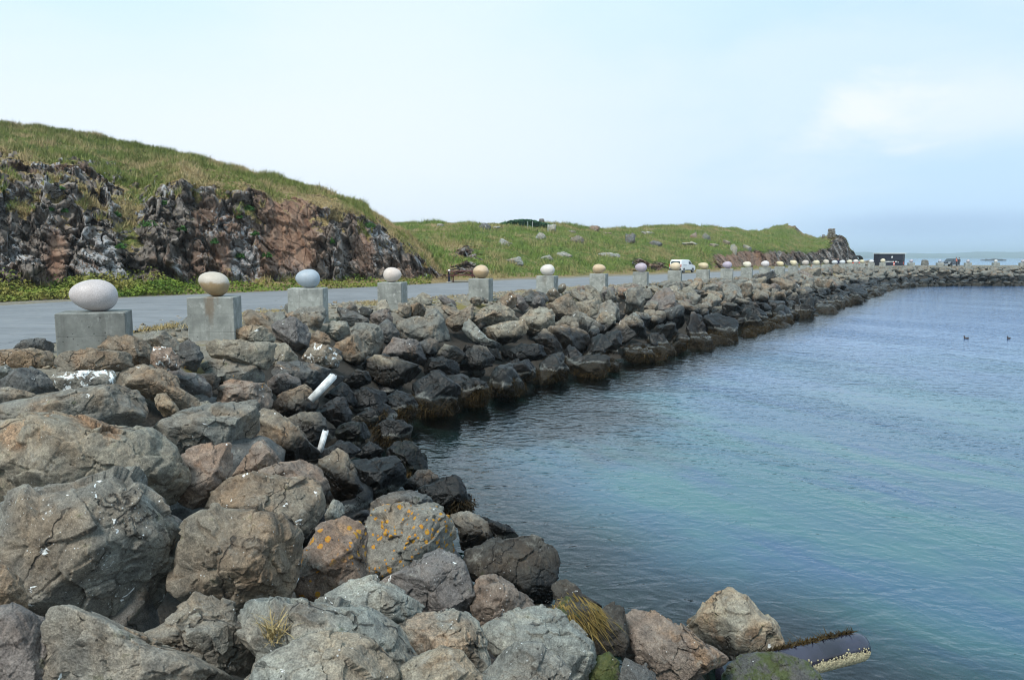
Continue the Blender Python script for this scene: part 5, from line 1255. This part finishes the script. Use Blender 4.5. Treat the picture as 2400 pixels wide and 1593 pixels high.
def hazard_post(pxx, Y, label, h=.85):
    x = X_of(pxx, Y, 2.5); t = empty('hazard_post', (x, Y, ROAD_Z), 0, label, 'hazard post', 'red and white hazard posts on the quay')
    bm = bmesh.new(); bm_cyl(bm, (0, 0, .04), (0, 0, h), .13, .10, 12); from_bm('post', bm, P_['orange'], t)
    bm = bmesh.new(); bm_cyl(bm, (0, 0, h * .5), (0, 0, h * .68), .125, .12, 12); from_bm('reflective_band', bm, P_['white'], t)
    bm = bmesh.new(); bm_cyl(bm, (0, 0, 0), (0, 0, .05), .24, seg=12); from_bm('base', bm, P_['tyre'], t)
hazard_post(2095, 144, 'red hazard post standing in front of the black kiosk')
hazard_post(1903.5, 92, 'red hazard post by the seventeenth egg'); hazard_post(1998.8, 112, 'red hazard post between the twenty-first and twenty-second eggs', 1.0)
hazard_post(2013.5, 118, 'red hazard post between the twenty-second and twenty-third eggs', 1.0)

# ---- standing stone and cairns
def stone_block(name, x, Y, z, w, d, h, mat, label, cat, seed, taper=.7):
    v, f = ico(4); q = np.abs(v).max(1); P = v / (q ** .75)[:, None]
    P = P * np.array([w / 2, d / 2, h / 2]); P[:, 2] += h / 2; k = 1 - (1 - taper) * P[:, 2:3] / h
    P[:, :2] *= k; P += v * (.06 * w * fbm(v * 2 + seed, 3))[:, None]
    return tag(link(name, tri_mesh(name, P, f, False), mat, loc=(x, Y, z)), label, cat)
Y = 140.; stone_block('standing_stone', X_of(2167.5, Y, 3), Y, ROAD_Z - .1, 1.22, .9, 1.38, P_['slab'], 'rough grey standing stone between the kiosk and the dark car', 'standing stone', 3, .82)
def cairn(pxx, ytop, ybot, wb, wt, label, seed, Y=None):
    r = hit_hill(pxx, ybot + 2.0)
    D = r[3] if r else 150; base = r[0] if r else Vector(at_Y(pxx, ybot, 150.))
    if Y is not None: base = Vector(at_Y(pxx, ybot + 1, Y)); D = Y
    hgt = (ybot - ytop + 1.5) / F * D; rb, rt = wb / F * D / 2, wt / F * D / 2
    q = np.random.RandomState(seed); co, fc, b = [], [], 0; nl = max(4, int(hgt / (.12 if hgt < 1.5 else .2)))
    for l in range(nl):
        fz = (l + .5) / nl; rr = rb + (rt - rb) * fz; n = max(5, int(2 * math.pi * rr / .34))
        for k in range(n + max(1, n // 2)):
            P, f, _ = lib_rock(q.randint(0, 22), 2); a = q.uniform(0, 6.28) if k >= n else 2 * math.pi * k / n + l * .4
            r0 = rr * (.4 if k >= n else .86); s = rb * .3
            co.append(P * np.array([s, s, hgt / nl * .85]) @ np.array(Matrix.Rotation(a, 3, 'Z')).T + [r0 * math.cos(a), r0 * math.sin(a), fz * hgt]); fc.append(f + b); b += len(P)
    o = link('stone_cairn', tri_mesh('stone_cairn', np.concatenate(co), np.concatenate(fc), False), P_['cairn'], loc=base - Vector((0, 0, .1)))
    tag(o, label, 'cairn')
cairn(1948.5, 536, 553, 17, 11.5, 'tall tapering stone cairn on the headland at the right end of the hill', 1)
cairn(1929.5, 549, 557, 8, 5, 'small stub of piled stones left of the tall cairn', 2)
cairn(1269.5, 513, 522, 15, 9, 'squat stone cairn on the skyline behind the dark thicket', 3)

# ---- thicket and white posts on the skyline
r = hit_hill(1230, 531)
if r:
    D = r[3]; q = np.random.RandomState(4); k = D / F; pts = []
    for _ in range(5200):
        u = q.uniform(1172, 1300); top = float(np.interp(u, [1172, 1185, 1205, 1228, 1250, 1262, 1285, 1300], [524, 521, 516, 514, 516, 519.5, 525, 529])); bot = float(np.interp(u, [1172, 1300], [527, 533]))
        tt = q.rand() ** .7; wob = 1.2 * float(perlin(np.array([[u * .15, 2.2, tt * 2]]))[0])
        p = at_Y(u, bot + (top - bot) * tt + wob, r[0][1] + q.uniform(-1.6, .6)); pts.append(p)
    pts = np.array(pts); co, f = leaves(pts - np.array(r[0]), .13, q)
    tag(link('thicket', tri_mesh('thicket', co, f, False), M['thicket'], loc=r[0]), 'dark green wind clipped willow thicket on the hill skyline', 'thicket')
    for u, lab in ((1237, 'left one of two thin white posts in front of the thicket'), (1248, 'right one of two thin white posts in front of the thicket')):
        b = Vector(at_Y(u, 533, r[0][1] - 2.2)); bm = bmesh.new(); bm_cyl(bm, (0, 0, -.2), (0, 0, 13 * k), .035, .03, 10); bmesh.ops.create_icosphere(bm, subdivisions=2, radius=.032, matrix=Matrix.Translation((0, 0, 13 * k)))
        tag(from_bm('white_post', bm, P_['pole'], loc=b), lab, 'post', 'white posts by the thicket')

# ---- curved black pipe end behind the headland
def arch():
    Y = 158.; c = at_Y(2010, 608, Y); bm = bmesh.new(); n = 18; rad = .75
    rings = []
    for k in range(n + 1):
        a = math.pi * k / n; cc = Vector((math.cos(a) * rad, 0, math.sin(a) * rad * 1.05)); ring = []
        for j in range(10):
            b = 2 * math.pi * j / 10; d = Vector((math.cos(a), 0, math.sin(a))); ring.append(bm.verts.new(cc + d * (.17 * math.cos(b)) + Vector((0, .9 * math.sin(b), 0))))
        rings.append(ring)
    for a, b in zip(rings[:-1], rings[1:]):
        for j in range(10): bm.faces.new((a[j], a[(j + 1) % 10], b[(j + 1) % 10], b[j]))
    o = from_bm('black_hoop', bm, P_['tyre'], smooth=True, loc=(c[0], Y, c[2] - .1)); tag(o, 'thick black half hoop at the right foot of the headland', 'hoop')
arch()
# low rocky mound left of the kiosk
v, f = ico(5); Yk = 160.; c = at_Y(2042, 610, Yk)
Pm = v * np.array([3.1, 1.5, 1.15]) * (1 + .3 * fbm(v * 2.2, 4))[:, None]
o = tag(link('rock_outcrop', tri_mesh('rock_outcrop', Pm, f, False), P_['cairn'], loc=(c[0], Yk, ROAD_Z)), 'low brown rocky outcrop between the black hoop and the kiosk', 'rock outcrop')

# ---- picnic table and lamp bollard
def picnic():
    c = at_z(1084, 661, ROAD_Z); t = empty('picnic_table', (c[0], c[1], ROAD_Z + .04), R(12), 'dark red wooden picnic table at the cliff foot behind the fifth egg', 'picnic table')
    L = 2.25
    bm = bmesh.new()
    for k in range(5): bm_box(bm, (0, -.32 + k * .16, .74), (L, .145, .045), bevel=.006)
    from_bm('table_top', bm, P_['oxblood'], t)
    for s in (-1, 1):
        bm = bmesh.new()
        for k in range(2): bm_box(bm, (0, s * (.68 + k * .15), .45), (L, .135, .045), bevel=.006)
        from_bm('bench_seat', bm, P_['oxblood'], t)
    for x in (-.75, .75):
        bm = bmesh.new(); bm_box(bm, (x, 0, .39), (.045, 1.62, .09), bevel=.005); from_bm('crossbar', bm, P_['oxblood'], t)
        for s in (-1, 1):
            bm = bmesh.new(); bm_box(bm, (x + .05, s * .48, .35), (.045, .09, .84), rx=R(-s * 24), bevel=.005); from_bm('leg', bm, P_['oxblood'], t)
    for s in (-1, 1):
        bm = bmesh.new(); bm_box(bm, (s * .42, 0, .55), (.72, .07, .05), ry=R(s * 28)); from_bm('brace', bm, P_['oxblood'], t)
    c = at_z(1052, 661.5, ROAD_Z); t = empty('lamp_bollard', (c[0], c[1] + .2, ROAD_Z + .02), 0, 'slim black bollard with a white cap at the left end of the picnic table', 'bollard')
    bm = bmesh.new(); bm_cyl(bm, (0, 0, 0), (0, 0, .76), .085, .08, 16); from_bm('post', bm, P_['black'], t)
    bm = bmesh.new(); bmesh.ops.create_uvsphere(bm, u_segments=16, v_segments=8, radius=.095, matrix=Matrix.Translation((.01, 0, .8))); bm_box(bm, (.05, -.06, .68), (.06, .05, .16), bevel=.01)
    from_bm('cap', bm, P_['white'], t, True)
    bm = bmesh.new(); bm_box(bm, (0, 0, .01), (.34, .3, .03), bevel=.008); from_bm('base_plate', bm, P_['pole'], t)
picnic()

# ---- people
def person(pxx, Y, turn, top, legs, label, hgt=1.7, lean=0.):
    x = X_of(pxx, Y, 3); k = hgt / 1.75
    J = dict(pel=(0, 0, .95), ch=(0, .01, 1.2), nk=(0, .02, 1.44), hd=(0, .03, 1.56), ht=(0, .02, 1.7),
             ls=(-.18, .01, 1.4), le=(-.25, -.02, 1.13), lh=(-.2, -.2, .98), rs=(.18, .01, 1.4), re=(.26, .0, 1.13), rh=(.24, -.1, .9), rf=(.24, -.12, .82), lf=(-.17, -.27, .97),
             lhip=(-.09, 0, .92), lk=(-.1, -.03, .5), la=(-.1, .01, .08), lt=(-.11, -.15, .03), rhip=(.09, 0, .92), rk=(.11, -.02, .5), ra=(.12, .02, .08), rt=(.13, -.14, .03))
    Rd = dict(pel=.15, ch=.15, nk=.055, hd=.085, ht=.075, ls=.07, le=.045, lh=.03, rs=.07, re=.045, rh=.03, rf=.02, lf=.02, lhip=.09, lk=.06, la=.045, lt=.035, rhip=.09, rk=.06, ra=.045, rt=.035)
    Ed = [('pel', 'ch'), ('ch', 'nk'), ('nk', 'hd'), ('hd', 'ht'), ('ch', 'ls'), ('ls', 'le'), ('le', 'lh'), ('lh', 'lf'), ('ch', 'rs'), ('rs', 're'), ('re', 'rh'), ('rh', 'rf'), ('pel', 'lhip'), ('lhip', 'lk'), ('lk', 'la'), ('la', 'lt'), ('pel', 'rhip'), ('rhip', 'rk'), ('rk', 'ra'), ('ra', 'rt')]
    ks = list(J); me = bpy.data.meshes.new('person'); me.from_pydata([tuple(q * k for q in J[a]) for a in ks], [(ks.index(a), ks.index(b)) for a, b in Ed], [])
    o = link('person', me, None, loc=(x, Y, ROAD_Z)); o.rotation_euler[2] = turn
    m = o.modifiers.new('skin', 'SKIN'); m.use_smooth_shade = True
    for i, a in enumerate(ks):
        s = me.skin_vertices[0].data[i]; s.radius = (Rd[a] * k, Rd[a] * k * .85); s.use_root = (a == 'pel')
    o.modifiers.new('sub', 'SUBSURF').levels = 2; o.modifiers['sub'].render_levels = 2
    nt = NT('person_' + label[:6]); P = nt.n('ShaderNodeTexCoord').outputs['Object']; z = nt.xyz(P)[2]
    c = nt.mix(nt.math('GREATER_THAN', z, .93 * k), legs, top); c = nt.mix(nt.math('GREATER_THAN', z, 1.47 * k), c, (.45, .26, .19)); nt.out(c, .85)
    me.materials.append(nt.mat)
    v, f = ico(3); P = v * np.array([.105, .115, .1]) * k; P[:, 2] = np.maximum(P[:, 2], -.03); link('hair', tri_mesh('hair', P, f), P_['hair'], o, (0, .035 * k, 1.68 * k))
    tag(o, label, 'person')
person(2241.5, 148.5, R(40), (.62, .17, .12), (.015, .016, .022), 'left person beside the dark car, in a red orange top and dark trousers', 1.72)
person(2247.5, 148.8, R(-30), (.03, .025, .03), (.012, .014, .02), 'right person of the pair beside the dark car, wearing black', 1.66)
person(1964.6, 100., R(20), (.02, .025, .06), (.02, .025, .06), 'person in dark navy standing between the nineteenth and twentieth eggs', 1.7)

# ---- ducks
def duck(pxx, pyy, face, label):
    c = at_z(pxx, pyy, 0); s = 8.5 / F * (c[1]) / 2.0 * 1.3
    t = empty('duck', (c[0], c[1], 0), face, label, 'duck', 'ducks swimming on the bay')
    v, f = ico(4); P = v * np.array([1, .52, .42]) * s; P[:, 2] += .18 * s; P[:, 2] += np.where(P[:, 0] < 0, (P[:, 0] / s) ** 2 * .28 * s, 0); P[:, 1] *= np.where(P[:, 0] < 0, 1 + .35 * P[:, 0] / s, 1)
    neck = v * np.array([.24, .22, .5]) * s + [.72 * s, 0, .62 * s]; head = v * np.array([.32, .25, .26]) * s + [.82 * s, 0, 1.02 * s]
    o = link('body', tri_mesh('body', np.concatenate([P, neck, head]), np.concatenate([f, f + len(v), f + 2 * len(v)])), P_['ducka'], t)
    bm = bmesh.new(); bm_cyl(bm, (1.05 * s, 0, 1.0 * s), (1.42 * s, 0, .93 * s), .1 * s, .05 * s, 8); from_bm('bill', bm, P_['grey'], t)
duck(2265, 793.5, R(150), 'left one of two small dark ducks swimming near the right edge'); duck(2364.5, 794, R(200), 'right one of two small dark ducks, closest to the right edge')

# ---- white drain pipe poking out of the rocks
def tube_between(name, a, b, r, mat, label, cat, hollow=True, seg=24):
    a = Vector(a); b = Vector(b); d = (b - a); L = d.length; q = d.to_track_quat('Z', 'Y')
    bm = bmesh.new(); prof = [(r, 0), (r, L), (r * .86, L), (r * .86, .02)] if hollow else [(r, 0), (r, L)]
    jag = [.12 * L * (abs(math.sin(k * 1.7)) * .6 + .4 * math.sin(k * .26) ** 2) for k in range(seg)]
    rings = [[bm.verts.new((rr * math.cos(2 * math.pi * k / seg), rr * math.sin(2 * math.pi * k / seg), z - (jag[k] if z == L else 0))) for k in range(seg)] for rr, z in prof]
    for p, s in zip(rings[:-1], rings[1:]):
        for k in range(seg): bm.faces.new((p[k], p[(k + 1) % seg], s[(k + 1) % seg], s[k]))
    bm.faces.new(rings[0][::-1]); bm.faces.new(rings[-1])
    o = from_bm(name, bm, mat, smooth=True, loc=a); o.rotation_mode = 'QUATERNION'; o.rotation_quaternion = q
    if label: tag(o, label, cat)
    return o
bpy.context.view_layer.update()
def near(pxx, pyy, back=0.0):
    h = surf_hit(pxx, pyy); d = Vector(ray(pxx, pyy)); 
    t = (h - Vector((0, 0, H))).length / d.length + back if h else 12
    return Vector((0, 0, H)) + d * t
dA = ray(786, 876); dB = ray(728, 938); tA = min(near(795 - 67 * k / 6, 866 + 72 * k / 6)[1] / ray(795 - 67 * k / 6, 866 + 72 * k / 6)[1] for k in range(7)) - .12

pa = Vector((0, 0, H)) + Vector(dA) * (tA + .1); pb = Vector((0, 0, H)) + Vector(dB) * (tA - .1)
tube_between('drain_pipe', pb, pa, .078, P_['wplastic'], 'white plastic drain pipe lying aslant between the slate and brown boulders', 'pipe')
dC = ray(764, 1006); dD = ray(748, 1062); h1 = near(752, 1040, -.12); tC = h1[1] / dC[1]
tube_between('pipe_stub', Vector((0, 0, H)) + Vector(dD) * (tC - .1), Vector((0, 0, H)) + Vector(dC) * tC, .05, P_['wplastic'], 'split white pipe stub showing lower down between brown and slate boulders', 'pipe')

# ---- mussel crusted pipe jutting over the water, bottom right
def big_pipe():
    c0 = Vector(at_z(1838, 1556, .42)); c1 = Vector(at_z(2022, 1510, .36)); d = (c1 - c0).normalized(); L = (c1 - c0).length; r = .13
    a = c0 - d * .7; t = empty('outfall_pipe', a, 0, 'glossy blue black pipe with barnacle crusted lower edge, jutting over the water bottom right', 'pipe')
    q = d.to_track_quat('X', 'Z'); t.rotation_mode = 'QUATERNION'; t.rotation_quaternion = q; L += .7
    seg = 40; bm = bmesh.new(); prof = [(0, r), (L - .16, r), (L - .08, r * .97), (L - .025, r * .86), (L, r * .6), (L + .004, .02)]
    rings = [[bm.verts.new((x, rr * math.cos(2 * math.pi * k / seg), rr * math.sin(2 * math.pi * k / seg))) for k in range(seg)] for x, rr in prof]
    for p, s in zip(rings[:-1], rings[1:]):
        for k in range(seg): bm.faces.new((p[k], p[(k + 1) % seg], s[(k + 1) % seg], s[k]))
    bm.faces.new(rings[0][::-1]); bm.faces.new(rings[-1]); from_bm('barrel', bm, P_['pipe'], t, True)
    g = np.random.RandomState(5); v, f = ico(1); co, fc, b = [], [], 0
    inv = q.inverted()
    for _ in range(5200):                                # barnacles on the lower flank and round the tip
        x = g.uniform(.4, L); ang = g.normal() * .26
        cam = inv @ Vector((0, -.8, -.42)); base = math.atan2(cam[2], cam[1]); th = base + ang - .12
        if x > L - .06: th = base + g.uniform(-.4, 1.3)
        rr = r * (1 if x < L - .1 else math.sqrt(max(.05, 1 - ((x - L + .1) / .12) ** 2)))
        s = g.uniform(.004, .010); P = v * np.array([s, s, s * 1.3]) + [x, (rr + .006) * math.cos(th), (rr + .006) * math.sin(th)]
        co.append(P); fc.append(f + b); b += len(P)
    link('barnacle_crust', tri_mesh('barnacle_crust', np.concatenate(co), np.concatenate(fc), False), P_['mussel'], t)
    n = 520; x = g.uniform(.4, L - .12, n); th = math.pi / 2 + .45 * (1 if (inv @ Vector((0, 1, 0)))[1] > 0 else -1) * -1 + g.normal(size=n) * .16
    pts = np.stack([x, r * np.cos(th), r * np.sin(th)], 1)
    o = blades('wrack_fringe', pts, .02 + .035 * g.rand(n), .007, M['wrack'], .9, 7); o.parent = t
big_pipe()

# ------------------------------------------------------------------ air, sky, sun, camera
bm = bmesh.new(); bm_box(bm, (0, 1900, 24), (9000, 8000, 60)); haze = from_bm('haze', bm, None); tag(haze, kind='stuff')
hm = bpy.data.materials.new('sea_haze'); hm.use_nodes = True; nt = hm.node_tree; nt.nodes.clear()
o_ = nt.nodes.new('ShaderNodeOutputMaterial'); pv = nt.nodes.new('ShaderNodeVolumePrincipled'); nt.links.new(pv.outputs[0], o_.inputs['Volume'])
pv.inputs['Color'].default_value = (.78, .91, 1, 1); pv.inputs['Density'].default_value = HAZE_D; pv.inputs['Anisotropy'].default_value = .2
haze.data.materials.append(hm)

SUN_EL, SUN_AZ = 52, -150          # behind the camera and to the left (azimuth from +Y, clockwise)
w = bpy.data.worlds.new('World'); SC.world = w; w.use_nodes = True
t = NT(tree=w.node_tree); t.t.nodes.clear()
sky = t.n('ShaderNodeTexSky'); sky.sky_type = 'NISHITA'; sky.sun_disc = False; sky.sun_elevation = R(SUN_EL); sky.sun_rotation = R(SUN_AZ); sky.dust_density = 2
g = t.n('ShaderNodeTexCoord').outputs['Generated']; x = t.xyz(g)
az = t.vmath('DOT_PRODUCT', g, (.93, .35, 0.)); 
flat = t.vmath('MULTIPLY', g, (1, 1, 3.2))
n1 = t.noise(flat, 1.6, 5, .5, .3); n2 = t.noise(flat, 4.2, 6, .55, .5)
base = t.mix(t.ramp(az, .1, .85), (.84, .925, 1.0), (.56, .77, 1.0))
base = t.mix(t.ramp(x[2], .12, .42), base, t.mix(t.ramp(az, -.45, .2), (.38, .78, 1.0), (.64, .86, 1.0)))
base = t.mix(t.math('MULTIPLY', t.ramp(az, .45, .8), t.ramp(x[2], .02, .3)), base, (.54, .77, 1.0))
base = t.mix(t.math('MULTIPLY', t.ramp(n1, .48, .66), .35), base, (.87, .935, 1.))
# a bright opening at the right and thin bars of darker cloud low over the sea
def dist_to(dirv, sc):
    dd = t.n('ShaderNodeVectorMath', operation='DISTANCE'); t.set(dd.inputs[0], t.vmath('MULTIPLY', g, sc)); dd.inputs[1].default_value = tuple(a * b for a, b in zip(dirv, sc)); return dd.outputs['Value']
def dirn(px_, py_): q = ray(px_, py_); return q / np.linalg.norm(q)
dq = dist_to(dirn(2010, 275), (1, 1, 2.4))
base = t.mix(t.math('MULTIPLY', t.ramp(t.math('MULTIPLY_ADD', n2, .34, dq), .15, .27, 1, 0), .6), base, (.97, .985, .99))
dq = dist_to(dirn(2290, 255), (1, 1, 3)); base = t.mix(t.math('MULTIPLY', t.ramp(t.math('MULTIPLY_ADD', n2, .2, dq), .12, .28, 1, 0), .4), base, (.93, .96, .99))
dq = dist_to(dirn(2230, 528), (1, 1, 9)); base = t.mix(t.math('MULTIPLY', t.ramp(t.math('MULTIPLY_ADD', n2, .18, dq), .12, .32, 1, 0), .55), base, (.36, .50, .72))
lo = t.ramp(x[2], -.02, .09, 1, 0)
base = t.mix(t.math('MULTIPLY', t.math('MULTIPLY', lo, t.ramp(az, .5, .85)), .5), base, (.42, .66, .95))
mixc = t.mix(.10, t.vmath('SCALE', base, None, SKY_GAIN), t.vmath('SCALE', sky.outputs[0], None, .35))
bg = t.n('ShaderNodeBackground'); t.set(bg.inputs[0], mixc); bg.inputs[1].default_value = SKY_STR
wo = t.n('ShaderNodeOutputWorld'); t.t.links.new(bg.outputs[0], wo.inputs[0])

L = bpy.data.lights.new('sun', 'SUN'); L.energy = SUN_E; L.angle = R(16); L.color = (1, .95, .88)
so = bpy.data.objects.new('sun', L); COL.objects.link(so)
e, a_ = R(SUN_EL), R(SUN_AZ); sd = Vector((math.sin(a_) * math.cos(e), math.cos(a_) * math.cos(e), math.sin(e)))
so.rotation_euler = (-sd).to_track_quat('-Z', 'Y').to_euler()

cam = bpy.data.cameras.new('camera'); cam.sensor_width = 36; cam.lens = 27; cam.clip_start = .05; cam.clip_end = 20000
co_ = bpy.data.objects.new('camera', cam); COL.objects.link(co_); co_.location = (0, 0, H); co_.rotation_euler = (math.pi / 2 - PITCH, 0, 0); SC.camera = co_
SC.view_settings.view_transform = 'Standard'; SC.view_settings.look = 'None'; SC.view_settings.gamma = 1; SC.view_settings.exposure = EXPO
SC.render.engine = 'CYCLES'; SC.cycles.max_bounces = 6; SC.cycles.transparent_max_bounces = 12; SC.cycles.volume_bounces = 0
SC.cycles.use_denoising = True; SC.cycles.filter_width = 1.1; SC.cycles.volume_step_rate = 4
